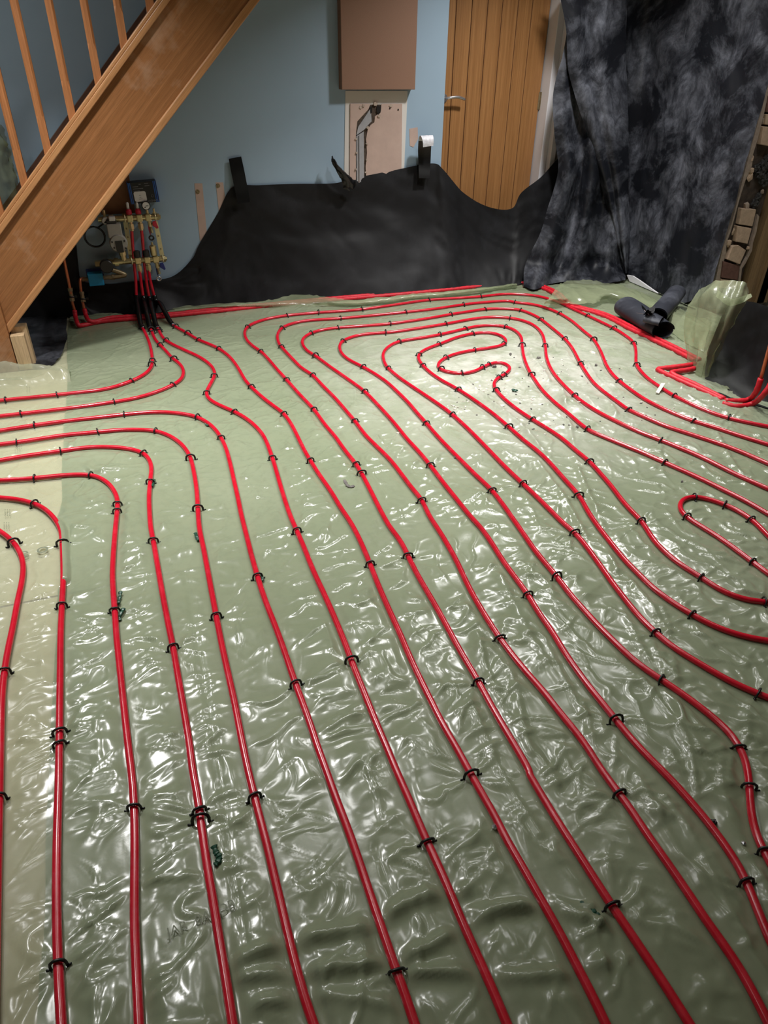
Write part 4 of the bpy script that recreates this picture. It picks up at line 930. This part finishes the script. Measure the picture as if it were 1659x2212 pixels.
obj('tape_tab', MB().grid(net([[wy(494, 343, 4.535), wy(500, 375, 4.525), wy(509, 418, 4.50), wy(513, 440, 4.49)], [wy(521, 338, 4.535), wy(528, 370, 4.525), wy(536, 412, 4.50), wy(540, 436, 4.49)]], 8, 0.001, 8, 3)), M_tape, low, smooth=True)
obj('tape_tab', MB().grid(net([[wy(715, 338, 4.49), wy(718, 355, 4.46), wy(738, 392, 4.47), wy(742, 408, 4.47)], [wy(718, 336, 4.48), wy(732, 360, 4.44), wy(752, 390, 4.45), wy(760, 412, 4.46)], [wy(722, 345, 4.49), wy(740, 366, 4.47), wy(766, 388, 4.47), wy(770, 400, 4.48)]], 8, 0.006, 22, 4, 0.006)), M_tape, low, smooth=True)
obj('tape_tab', MB().grid(net([[wy(904, 302, 4.49), wy(903, 325, 4.50), wy(904, 352, 4.50), wy(905, 385, 4.475)], [wy(932, 306, 4.49), wy(931, 328, 4.50), wy(930, 352, 4.50), wy(928, 385, 4.475)]], 8, 0.001, 8, 5)), M_tape, low, smooth=True)
o = obj('tape_curl', MB().grid(net([[wy(904, 304, 4.49), wy(905, 296, 4.475), wy(909, 293, 4.45), wy(913, 304, 4.43), wy(914, 318, 4.432)], [wy(932, 306, 4.49), wy(933, 296, 4.475), wy(935, 292, 4.45), wy(937, 302, 4.43), wy(936, 315, 4.432)]], 8, 0.001, 30, 6, 0.001)), M_tapeback, low, smooth=True)
o['label'] = 'white back of the curled tape end'
# big drape in the corner: front panel
lev = [(-60, 1198, 1344), (0, 1213, 1350), (60, 1224, 1351), (120, 1215, 1352), (170, 1201, 1353), (220, 1194, 1354), (300, 1199, 1355), (357, 1207, 1355), (400, 1199, 1356), (450, 1183, 1356), (500, 1168, 1356), (540, 1150, 1354), (576, 1134, 1353)]
ctrl = []
foldY = [0.0, -0.045, 0.02, -0.055, 0.015, -0.05, 0.0]
for k, (y, xl, xr) in enumerate(lev):
    t = (y + 60) / 640
    row = []
    for j in range(7):
        u = j / 6
        Y = 4.44 - 0.12 * t - u * 0.06 * t + foldY[j] * (0.45 + 0.8 * t)
        row.append(wy(xl + (xr - xl) * u, y, Y))
    ctrl.append(row)
bx_ = [(1131, 618), (1155, 626), (1190, 612), (1228, 609), (1270, 612), (1310, 612), (1350, 606)]
ctrl.append([fl(x, y, 0.022) for x, y in bx_])
dr = thing('black_drape', 'dusty black plastic sheet hanging from ceiling to floor in the right corner', 'plastic sheet', (3.0, 4.3, 0))
obj('tail_panel', MB().grid(net(ctrl, 9, 0.014, 2.2, 81, 0.006)), M_dusty, dr, smooth=True)
lev = [(-60, 1198, 1346), (0, 1211, 1351), (60, 1222, 1352), (110, 1225, 1353), (155, 1228, 1354), (210, 1243, 1355), (270, 1262, 1356), (335, 1281, 1357), (400, 1299, 1358), (455, 1313, 1358), (505, 1326, 1358), (550, 1338, 1356), (590, 1348, 1355)]
ctrl = []
for k, (y, xl, xr) in enumerate(lev):
    t = (y + 60) / 640
    ctrl.append([wy(xl + (xr - xl) * j / 5, y, 4.375 - 0.13 * t - j / 5 * 0.10 * t + [0.02, -0.02, 0.0, -0.025, 0.0, 0.03][j] * (0.5 + 0.6 * t)) for j in range(6)])
obj('front_panel', MB().grid(net(ctrl, 9, 0.010, 2.6, 85, 0.006)), M_dusty, dr, smooth=True)
def corner_pt(px, py, X=3.42, Y=4.50):
    a, b_ = wx(px, py, X), wy(px, py, Y)
    return a if np.linalg.norm(a - EYE) < np.linalg.norm(b_ - EYE) else b_
lev = [(-60, 1340, 1722), (20, 1344, 1704), (100, 1345, 1682), (200, 1346, 1654), (300, 1347, 1627), (400, 1348, 1600), (500, 1349, 1572), (560, 1350, 1556)]
ctrl = []
for (y, xl, xr) in lev:
    ctrl.append([corner_pt(xl + (xr - xl) * u, y, 3.425 - 0.02 * ((j + int(y / 100)) % 2)) for j, u in enumerate(np.linspace(0, 1, 8))])
ctrl.append([wx(x, y, 3.40) for x, y in [(1352, 592), (1378, 606), (1400, 622), (1425, 636), (1452, 646), (1480, 654), (1512, 640), (1538, 625)]])
obj('side_panel', MB().grid(net(ctrl, 9, 0.010, 2.2, 91, 0.007)), M_dusty, dr, smooth=True)
# pale offcut at its foot
P = []
for x, y in [(1354, 594), (1366, 596), (1380, 605), (1420, 636), (1500, 668), (1490, 676), (1430, 654), (1356, 626)]:
    q = wx(x, y, 3.37); q[2] = max(q[2], 0.012); P.append(q)
tag(obj('plasterboard_offcut', MB().prism(P, (0.012, 0, 0)), M_white), 'white plasterboard offcut at the foot of the black drape', 'board')
# membrane turned up at the back wall
tops = [(372, 666), (450, 658), (540, 654), (600, 646), (640, 637), (700, 641), (760, 649), (830, 643), (900, 635), (960, 631), (1040, 623), (1115, 613)]
bots = [(385, 676), (455, 668), (545, 665), (605, 664), (645, 662), (705, 661), (765, 661), (832, 655), (902, 645), (962, 640), (1042, 630), (1117, 619)]
ctrl = [[fl(x, y, 0.040) for x, y in tops], [fl(a_[0] * 0.5 + b_[0] * 0.5, a_[1] * 0.5 + b_[1] * 0.5, 0.034) for a_, b_ in zip(tops, bots)], [fl(x, y, 0.008) for x, y in bots]]
sheet('membrane_upstand', 'thin green sheet edge turned up along the low black sheet', ctrl, M_memup, 8, 0.004, 9, 101, 0.006)
# lifted flap in the right corner
r0 = [(1192, 640), (1205, 620), (1228, 607), (1270, 607), (1325, 614), (1365, 626), (1430, 652), (1490, 676), (1540, 700)]
r1_ = [(1180, 650), (1215, 640), (1240, 632), (1285, 628), (1330, 632), (1370, 644), (1430, 668), (1490, 696), (1530, 720)]
r2_ = [(1170, 656), (1215, 655), (1245, 657), (1280, 657), (1312, 645), (1365, 668), (1425, 700), (1480, 740), (1520, 760)]
ctrl = [[fl(x, y, 0.06) for x, y in r0], [fl(x, y, 0.075) for x, y in r1_], [fl(x, y, 0.035 if i < 5 else 0.014) for i, (x, y) in enumerate(r2_)]]
sheet('membrane_flap', 'lifted shiny green sheet flap below the black drape', ctrl, M_memup, 9, 0.006, 8, 111, 0.008)
# bunched upstand at the right edge
rows = [[(1512, 626), (1546, 607), (1579, 606), (1607, 610), (1619, 632)], [(1489, 664), (1520, 645), (1560, 652), (1592, 652), (1616, 648)], [(1481, 712), (1508, 716), (1540, 716), (1568, 710), (1590, 692)], [(1482, 760), (1503, 766), (1524, 766), (1543, 760), (1558, 748)], [(1486, 803), (1499, 813), (1514, 817), (1527, 815), (1535, 803)]]
xs_ = [2.70, 2.645, 2.62, 2.64, 2.70]
ctrl = [[wx(x, y, xs_[j] + (0.06 if i == 0 else 0.0) - (0.03 if i in (2, 3) and j == 2 else 0)) for j, (x, y) in enumerate(r_)] for i, r_ in enumerate(rows)]
ctrl.append([fl(x, y, 0.012) for x, y in [(1489, 814), (1508, 828), (1528, 837), (1550, 842), (1577, 842)]])
def pleat(row, k):
    r_ = []
    for a_, b_ in zip(row[:-1], row[1:]): r_ += [a_, (a_ + b_) / 2]
    r_.append(row[-1])
    return [q_ + np.array([(0.010 if (j + k // 3) % 2 else -0.010) * (0.4 if k in (0, 5) else 1.0), 0, 0]) for j, q_ in enumerate(r_)]
ctrl = [pleat(r_, k) for k, r_ in enumerate(ctrl)]
up = thing('membrane_bunch', 'bunched green plastic sheet standing up at the right edge', 'plastic sheet', (2.65, 2.5, 0))
obj('upstand', MB().grid(net(ctrl, 8, 0.004, 8, 121, 0.005)), M_memup, up, smooth=True)
lip = [[wx(1546, 640, 2.66), wx(1573, 660, 2.64), wx(1600, 655, 2.66), wx(1625, 641, 2.70)], [wx(1552, 628, 2.69), wx(1580, 645, 2.67), wx(1604, 640, 2.69), wx(1622, 634, 2.72)]]
obj('folded_lip', MB().grid(net(lip, 8, 0.002, 20, 7)), M_memup, up, smooth=True)
ctrl = [[wx(x, y, 2.80) for x, y in [(1575, 648), (1625, 652), (1659, 662), (1720, 682), (1800, 712)]], [wx(x, y, 2.765) for x, y in [(1535, 745), (1590, 755), (1659, 765), (1720, 790), (1800, 822)]], [fl(x, y, 0.01) for x, y in [(1522, 822), (1590, 848), (1659, 868), (1720, 890), (1800, 920)]], [fl(x, y, 0.008) for x, y in [(1540, 846), (1592, 868), (1659, 884), (1720, 905), (1800, 935)]]]
sheet('black_sheet', 'black plastic sheet standing at the right edge behind the bunched green sheet', ctrl, M_black, 9, 0.008, 6, 131, 0.004)
# black sheet on the floor, widened to stand in for shade under the stairs
ctrl = [[(x, y, 0.020 + 0.018 * random.random()) for x in (-1.4, -1.1, -0.8, xr_ - 0.14, xr_)] for y, xr_ in ((3.83, -0.47), (3.92, -0.362), (4.05, -0.355), (4.2, -0.36), (4.5, -0.36))]
ctrl[0][-1] = (-0.42, 3.70, 0.018); ctrl[0][-2] = (-0.49, 3.68, 0.016); ctrl[1][-1] = (-0.385, 3.80, 0.02)
sheet('black_sheet', 'crumpled black plastic sheet widened to stand for the shade under the stairs', ctrl, M_scrap_shade, 10, 0.006, 7, 141, 0.008)
# green sheet bundled on the stairs against the wall
ctrl = [[wy(x, y, Y) for x, y, Y in r_] for r_ in ([(-70, 225, 4.44), (-25, 250, 4.40), (8, 275, 4.46)], [(-70, 320, 4.40), (-10, 320, 4.36), (20, 330, 4.44)], [(-70, 400, 4.38), (0, 390, 4.34), (33, 372, 4.44)], [(-70, 470, 4.40), (-5, 465, 4.38), (33, 440, 4.46)])]
sheet('green_sheet_bundle', 'crumpled green plastic sheet against the wall behind the spindles', ctrl, M_memup, 10, 0.02, 8, 151, 0.018)

# ------------------------------------------------------------------ rolled black bundle
rb = thing('rolled_black_sheet', 'folded roll of black plastic sheet tied with tape on the floor', 'rolled sheet', fl(1400, 715))
def roll(a, b_, r0_, r1__, flat, turns, name):
    ax = b_ - a; L = np.linalg.norm(ax); ax /= L
    side = np.cross(np.array([0, 0, 1.0]), ax); side /= np.linalg.norm(side); up_ = np.cross(ax, side)
    n, m_ = 56, 14; P = np.zeros((m_, n, 3))
    for i in range(m_):
        t = i / (m_ - 1)
        for k in range(n):
            q = k / (n - 1) * turns * 2 * math.pi
            r_ = (r0_ * (1 - t) + r1__ * t) * (1 - 0.16 * k / n) * (1 + 0.05 * float(pn(q * 0.7, t * 3, 5)))
            P[i, k] = a + ax * L * t + side * r_ * math.cos(q) + up_ * flat * r_ * math.sin(q)
    obj(name, MB().grid(P), M_roll, rb, smooth=True)
roll(fl(1352, 662, 0.065), fl(1432, 714, 0.06), 0.085, 0.072, 0.72, 1.7, 'fold')
roll(fl(1420, 683, 0.10), fl(1462, 632, 0.10), 0.060, 0.058, 0.8, 1.6, 'roll_end')
roll(fl(1395, 685, 0.12), fl(1428, 695, 0.11), 0.060, 0.055, 0.45, 1.3, 'fold')
c0 = fl(1399, 672, 0.16)
for k in range(9):
    t = random.uniform(0, 6.28); L = random.uniform(0.03, 0.075); d = np.array([math.cos(t), math.sin(t), random.uniform(-0.1, 0.9)]); s_ = np.array([-math.sin(t), math.cos(t), 0.3]) * random.uniform(0.008, 0.018)
    b0 = c0 + np.array([random.uniform(-0.012, 0.012), random.uniform(-0.012, 0.012), -0.02])
    obj('tape_shred', MB().add([b0 - s_, b0 + s_, b0 + d * L * 0.6 + s_ * 1.2, b0 + d * L, b0 + d * L * 0.6 - s_], [(0, 1, 2, 3, 4)]), M_tapeback if k in (2, 5) else M_tape, rb)

# ------------------------------------------------------------------ lagged flow pipes along the walls
def lagged(label, path, r_=0.0125, rings=True):
    P = resample(catmull(path, 6), 0.012)
    rr = np.array([r_ * (1 + 0.05 * math.sin(i * 1.9) + 0.03 * random.random()) for i in range(len(P))])
    o = obj('lagged_pipe', MB().tube(P, rr, 10), M_lag, smooth=True); return tag(o, label, 'pipe', 'red lagged pipes along the walls')
e1_, e2_ = r1[-1], r2[-1]
zz = 0.016
def rightrun(dx): return [(2.56 + dx * 0.6, 4.31 + dx, zz), (2.66 + dx, 4.20, zz), (2.68 + dx, 4.0, zz), fl(1226, 659, zz) + np.array([dx, 0, 0]), fl(1300, 681, zz) + np.array([dx, 0, 0]), fl(1365, 713, zz) + np.array([dx, 0, 0]), fl(1440, 748, zz) + np.array([dx, 0, 0]), fl(1500, 779, zz) + np.array([dx, 0, 0])]
lagged('red lagged pipe from the riser nearest the stairs, front of the pair', [e1_, wy(163, 684, 4.38), fl(168, 700, 0.03), fl(178, 703, zz), (-0.15, 4.315, zz), (0.15, 4.30, zz), (0.6, 4.31, zz), (1.2, 4.315, zz), (1.8, 4.30, zz)] + rightrun(0.0))
lagged('red lagged pipe from the blue valve riser, back of the pair', [e2_, wy(186, 682, 4.39), fl(192, 692, 0.035), fl(205, 695, 0.022), (-0.1, 4.345, 0.024), (0.15, 4.335, zz), (0.6, 4.345, zz), (1.2, 4.35, zz), (1.8, 4.335, zz)] + rightrun(0.034))
lagged('red lagged pipe doubling back at the right edge, upper of two', [fl(1500, 786, 0.03), fl(1486, 789, 0.03), fl(1455, 793, 0.026), fl(1430, 796, 0.022), fl(1421, 798, 0.02), fl(1430, 804, 0.02), fl(1475, 825, 0.02), fl(1520, 845, 0.016), fl(1560, 864, 0.016)])
lagged('red lagged pipe doubling back at the right edge, lower of two', [fl(1500, 796, 0.03), fl(1486, 799, 0.03), fl(1465, 802, 0.028), fl(1450, 805, 0.03), fl(1458, 811, 0.026), fl(1490, 825, 0.022), fl(1525, 842, 0.018), fl(1565, 862, 0.014)])
q1 = wx(1659, 762, 2.60); q2 = wx(1643, 820, 2.60)
cr = thing('copper_riser', 'copper riser pipe at the far right edge by the black sheet', 'copper pipe', fl(1640, 860))
obj('copper_pipe', MB().tube([q1 + (q1 - q2) * 1.2, q1, q2], 0.0085, 10), M_copper, cr, smooth=True)
lagged('red lagged bend below the copper riser at the far right', [q2 + (q1 - q2) * 0.05, wx(1634, 845, 2.60), fl(1620, 862, 0.02), fl(1600, 866, 0.016), fl(1566, 866, 0.016)])
lagged('red lagged bend leaving the frame at the far right', [wx(1690, 790, 2.62), wx(1668, 825, 2.61), wx(1650, 852, 2.59), fl(1626, 872, 0.02), fl(1592, 878, 0.016), fl(1560, 872, 0.016)])

# ------------------------------------------------------------------ broken wall end
PY = 3.43
Z4 = lambda x, y, Y=PY: wy(1450 + x / 4.81, 200 + y / 4.81, Y)
pier = thing('brick_pier', 'broken end of the right wall with exposed bricks and ragged plaster', 'brickwork', (3.5, PY, 0))
rx = float(wy(1607, 600, PY)[0])
obj('mortar_core', MB().box((WX + 0.012, PY + 0.012, 0), (rx - 0.006, PY + 0.05, CEIL)), M_mortar, pier)
bricks = [([(735, 1205), (885, 1215), (845, 1390), (705, 1370)], M_brick), ([(692, 1385), (838, 1412), (795, 1572), (676, 1550)], M_brick), ([(640, 1600), (700, 1585), (778, 1640), (715, 1785), (585, 1735)], M_brick), ([(545, 1755), (715, 1800), (690, 1950), (525, 1925)], M_brickr), ([(520, 1935), (690, 1960), (680, 2040), (505, 2030)], M_brick),
          ([(985, 225), (1080, 225), (1065, 345), (975, 330)], M_brick), ([(958, 352), (1060, 360), (1040, 560), (930, 540)], M_brick), ([(1010, 30), (1110, 30), (1090, 210), (990, 205)], M_brickr)]
for pts, mt in bricks:
    obj('brick', MB().prism([Z4(x, y, PY - 0.012 - 0.01 * random.random()) for x, y in pts][::-1], (0, 0.05, 0)), mt, pier, bevel=0.003)
obj('plaster_edge', MB().prism([Z4(x, y, PY - 0.006) for x, y in [(1040, -200), (985, 0), (940, 180), (850, 500), (780, 760), (700, 1080), (625, 1370), (540, 1600), (480, 1860), (440, 2060), (490, 2060), (520, 1860), (570, 1660), (575, 1560), (620, 1440), (650, 1330), (690, 1180), (730, 1040), (775, 900), (840, 760), (850, 640), (900, 480), (960, 240), (1010, 0), (1060, -200)]][::-1], (0, 0.05, 0)), M_plaster, pier)
obj('plaster_edge', MB().prism([Z4(x, y, PY - 0.006) for x, y in [(900, 1265), (915, 1290), (885, 1450), (850, 1560), (840, 1640), (775, 1770), (735, 1830), (710, 2040), (690, 2040), (712, 1830), (790, 1715), (822, 1600), (835, 1540), (862, 1440)]][::-1], (0, 0.05, 0)), M_plaster, pier)
def lump(c, r_, mat, name, parent, n=2, jit=0.35, sq=(1, 1, 1)):
    bm = bmesh.new(); bmesh.ops.create_icosphere(bm, subdivisions=n, radius=r_)
    m = MB(); vs = []
    for v in bm.verts:
        k = 1 + jit * random.uniform(-1, 1); vs.append((c[0] + v.co.x * k * sq[0], c[1] + v.co.y * k * sq[1], c[2] + v.co.z * k * sq[2]))
    m.add(vs, [tuple(v.index for v in f.verts) for f in bm.faces]); bm.free()
    return obj(name, m, mat, parent)
for x, y, r_ in ((930, 830, 0.022), (965, 760, 0.024), (985, 900, 0.022), (945, 900, 0.017), (1000, 700, 0.02), (900, 1090, 0.015), (870, 1150, 0.016), (890, 780, 0.013)):
    lump(Z4(x, y), r_ * 1.25, M_wool, 'wool_tuft', pier, 3, 0.38, (1.1, 0.7, 1.25))
for x, y, r_ in ((830, 810, 0.016), (835, 690, 0.014), (820, 870, 0.014), (640, 1445, 0.010), (600, 1560, 0.016), (800, 1612, 0.011), (780, 1180, 0.016), (945, 1030, 0.012), (680, 1790, 0.008), (505, 1820, 0.010), (960, 290, 0.009)):
    lump(Z4(x, y), r_ * 1.35, random.choice([M_plaster, M_brick]), 'plaster_lump', pier, 1, 0.42, (random.uniform(0.6, 1.1), 0.5, random.uniform(0.8, 1.5)))
# timber lining right of it
ln = thing('timber_lining', 'old upright timber boards lining the opening right of the bricks', 'timber', (3.7, 3.47, 0))
xe = [float(wy(px, 640, 3.46)[0]) for px in (1603, 1622, 1635, 1652)] + [3.86, 3.97]
for i in range(len(xe) - 1):
    obj('board', MB().box((xe[i] + 0.0015, 3.45 + 0.012 * (i % 2), 0.0), (xe[i + 1] - 0.0015, 3.52, 2.1)), M_lining, ln, bevel=0.003)

# ------------------------------------------------------------------ rubble and scraps on the sheet
def zat(x, y):
    j = int(np.clip((x - X0) / STEP, 0, len(gx) - 1)); i = int(np.clip((y - Y0) / STEP, 0, len(gy) - 1)); return float(base_h[i, j]) + 0.002
def chip_mesh(name, mat, sx, sy, sz, sd):
    r_ = random.Random(sd); n = r_.choice([5, 6, 7]); bot, top = [], []
    for k in range(n):
        t = 2 * math.pi * k / n + r_.uniform(-0.25, 0.25); q = r_.uniform(0.65, 1.0)
        bot.append((sx * q * math.cos(t), sy * q * math.sin(t), 0.0)); q *= r_.uniform(0.55, 0.95)
        top.append((sx * q * math.cos(t), sy * q * math.sin(t), sz * r_.uniform(0.6, 1.2)))
    me = bpy.data.meshes.new(name); me.from_pydata(bot + top, [], [tuple(range(n - 1, -1, -1)), tuple(range(n, 2 * n))] + [(k, (k + 1) % n, n + (k + 1) % n, n + k) for k in range(n)])
    me.materials.append(mat); return me
pale = [chip_mesh('plaster_chip', M_chip, 0.007, 0.004, 0.003, s_) for s_ in range(5)]
grey = [chip_mesh('stone_chip', M_chipg, 0.005, 0.004, 0.003, s_) for s_ in range(5, 9)]
def drop(me, name, px, py, sc, label, cat, group=None):
    p = fl(px, py, 0.006); o = bpy.data.objects.new(name, me); COL.objects.link(o)
    o.location = (p[0], p[1], zat(p[0], p[1])); o.rotation_euler = (random.uniform(-0.15, 0.15), random.uniform(-0.15, 0.15), random.uniform(0, 6.28)); o.scale = (sc, sc, sc)
    return tag(o, label, cat, group)
R3 = random.Random(11)
def onpipe(px, py):
    p = fl(px, py); return min(np.min(np.hypot(c[:, 0] - p[0], c[:, 1] - p[1])) for c in curves3.values()) < 0.018
n_ = 0
while n_ < 130:
    c = R3.choice([(1060, 835, 45, 28), (1130, 860, 60, 40), (1290, 850, 90, 45), (1240, 800, 110, 50), (1380, 880, 80, 35), (1000, 880, 40, 20), (1120, 800, 120, 60), (1180, 930, 60, 30)])
    px, py = R3.gauss(c[0], c[2] * 0.55), R3.gauss(c[1], c[3] * 0.55)
    if not (940 < px < 1500 and 710 < py < 980) or onpipe(px, py): continue
    if R3.random() < 0.62: drop(R3.choice(pale), 'plaster_chip', px, py, R3.uniform(0.7, 1.6), 'small pale plaster chip scattered among the far pipe loops', 'chip', 'pale chips among the far loops')
    else: drop(R3.choice(grey), 'stone_chip', px, py, R3.uniform(0.7, 1.6), 'small grey stone chip scattered among the far pipe loops', 'chip', 'grey chips among the far loops')
    n_ += 1
big = chip_mesh('stone_fragment', M_chipg, 0.016, 0.010, 0.010, 21); flatw = chip_mesh('plaster_fragment', M_chip, 0.020, 0.011, 0.004, 22)
for me, nm, px, py, sc, lab in ((big, 'stone_fragment', 1163, 777, 1.0, 'dark stone fragment between third and fourth loops near the top'), (big, 'stone_fragment', 1102, 769, 0.9, 'pale grey stone fragment below the inner hook of pipe'),
                                (big, 'stone_fragment', 1287, 792, 0.9, 'blue-grey stone fragment between second and third loops'), (big, 'stone_fragment', 1246, 925, 0.8, 'round grey stone touching the fifth loop at lower right'),
                                (big, 'stone_fragment', 1068, 797, 1.1, 'dark flat stone fragment under the small hook of pipe'), (flatw, 'plaster_fragment', 1085, 878, 0.9, 'white triangular plaster fragment beside the innermost loop'),
                                (flatw, 'plaster_fragment', 1249, 872, 0.7, 'white plaster fragment under the fourth loop on the right'), (flatw, 'plaster_fragment', 1036, 834, 0.8, 'thin pale plaster fragment near the staple of the inner loop'),
                                (flatw, 'plaster_fragment', 862, 936, 0.8, 'pale plaster fragment against the third loop in mid floor'), (big, 'stone_fragment', 984, 990, 0.9, 'grey stone fragment against the fourth loop in mid floor'),
                                (flatw, 'plaster_fragment', 1280, 765, 1.4, 'bright white plaster flake by the second loop'), (big, 'stone_fragment', 1473, 1043, 0.6, 'small dark stone above the hairpin pipe'),
                                (flatw, 'plaster_fragment', 985, 845, 0.5, 'small white plaster flake under a staple on the inner loop')):
    drop(me, nm, px, py, sc, lab, 'rubble')
p = fl(1427, 838, 0.028)
o = obj('plaster_sliver', MB().prism([fl(1416, 849, 0.018), fl(1423, 851, 0.018), fl(1437, 829, 0.034), fl(1428, 829, 0.034)], (0, 0, 0.004)), M_chip); tag(o, 'white pointed plaster sliver lying across the outermost pipe', 'rubble')
def scrap(px, py, pts, r_, mat, label, name='green_plastic_scrap', cat='plastic scrap', blob=True):
    P = [fl(px + a, py + b_, 0.012 + 0.006 * random.random()) for a, b_ in pts]
    m = MB().tube(catmull(P, 5), [r_ * (0.55 + 0.6 * random.random()) for _ in range((len(P) - 1) * 5 + 1)], 7, flat=0.6)
    return tag(obj(name, m, mat, None), label, cat)
scrap(259, 1290, [(1, -12), (0, -3), (-2, 8), (-3, 14)], 0.006, M_green, 'green twisted plastic scrap beside the fourth bend pipe, upper of two')
scrap(261, 1327, [(6, -12), (0, -2), (-3, 8), (-2, 13)], 0.006, M_green, 'green twisted plastic scrap beside the fourth bend pipe, lower of two')
scrap(470, 1848, [(-8, -20), (-3, -6), (4, 4), (0, 14), (-6, 22)], 0.007, M_green, 'dark green crumpled plastic scrap on the near sheet')
scrap(425, 1160, [(-3, -8), (0, 0), (4, 8)], 0.007, M_green, 'green plastic scrap against the second bend pipe')
scrap(329, 1044, [(5, -8), (2, 0), (-2, 7)], 0.006, M_green, 'green plastic scrap under a staple on the third bend pipe')
scrap(447, 917, [(-3, -2), (0, 1), (4, 2)], 0.007, M_green, 'small green plastic ball under the outermost bend pipe')
scrap(566, 1247, [(-4, -6), (1, 0), (1, 8)], 0.005, M_green, 'green plastic scrap by a staple on the outermost bend pipe')
scrap(1275, 1965, [(-22, -16), (-8, -4), (10, 6), (22, 16)], 0.006, M_green, 'long dark green plastic strip at lower right by a staple')
scrap(1112, 843, [(-5, -2), (0, 1), (5, 0)], 0.010, M_green, 'green plastic scrap among the rubble inside the loops')
scrap(1541, 1775, [(-4, 0), (2, -2), (5, 3)], 0.006, M_clip, 'black plastic stub beside the third loop at lower right')
scrap(752, 1047, [(-8, -10), (-3, 0), (5, 5), (12, 3)], 0.007, M_chipg, 'grey crumpled scrap in mid floor between two pipes', 'grey_scrap', 'scrap')
for px, py, mt, lab in ((1393, 1717, M_chip, 'small cream plug lying on the near sheet at right'), (1606, 1822, M_chrome, 'small shiny metal ball near the right edge'), (1069, 1786, M_chrome, 'tiny shiny bead beside the rightmost manifold tail')):
    p = fl(px, py, 0.014); o = lump(p, 0.006, mt, 'small_bead', None, 1, 0.15, (1, 1, 1.2)); tag(o, lab, 'bead')
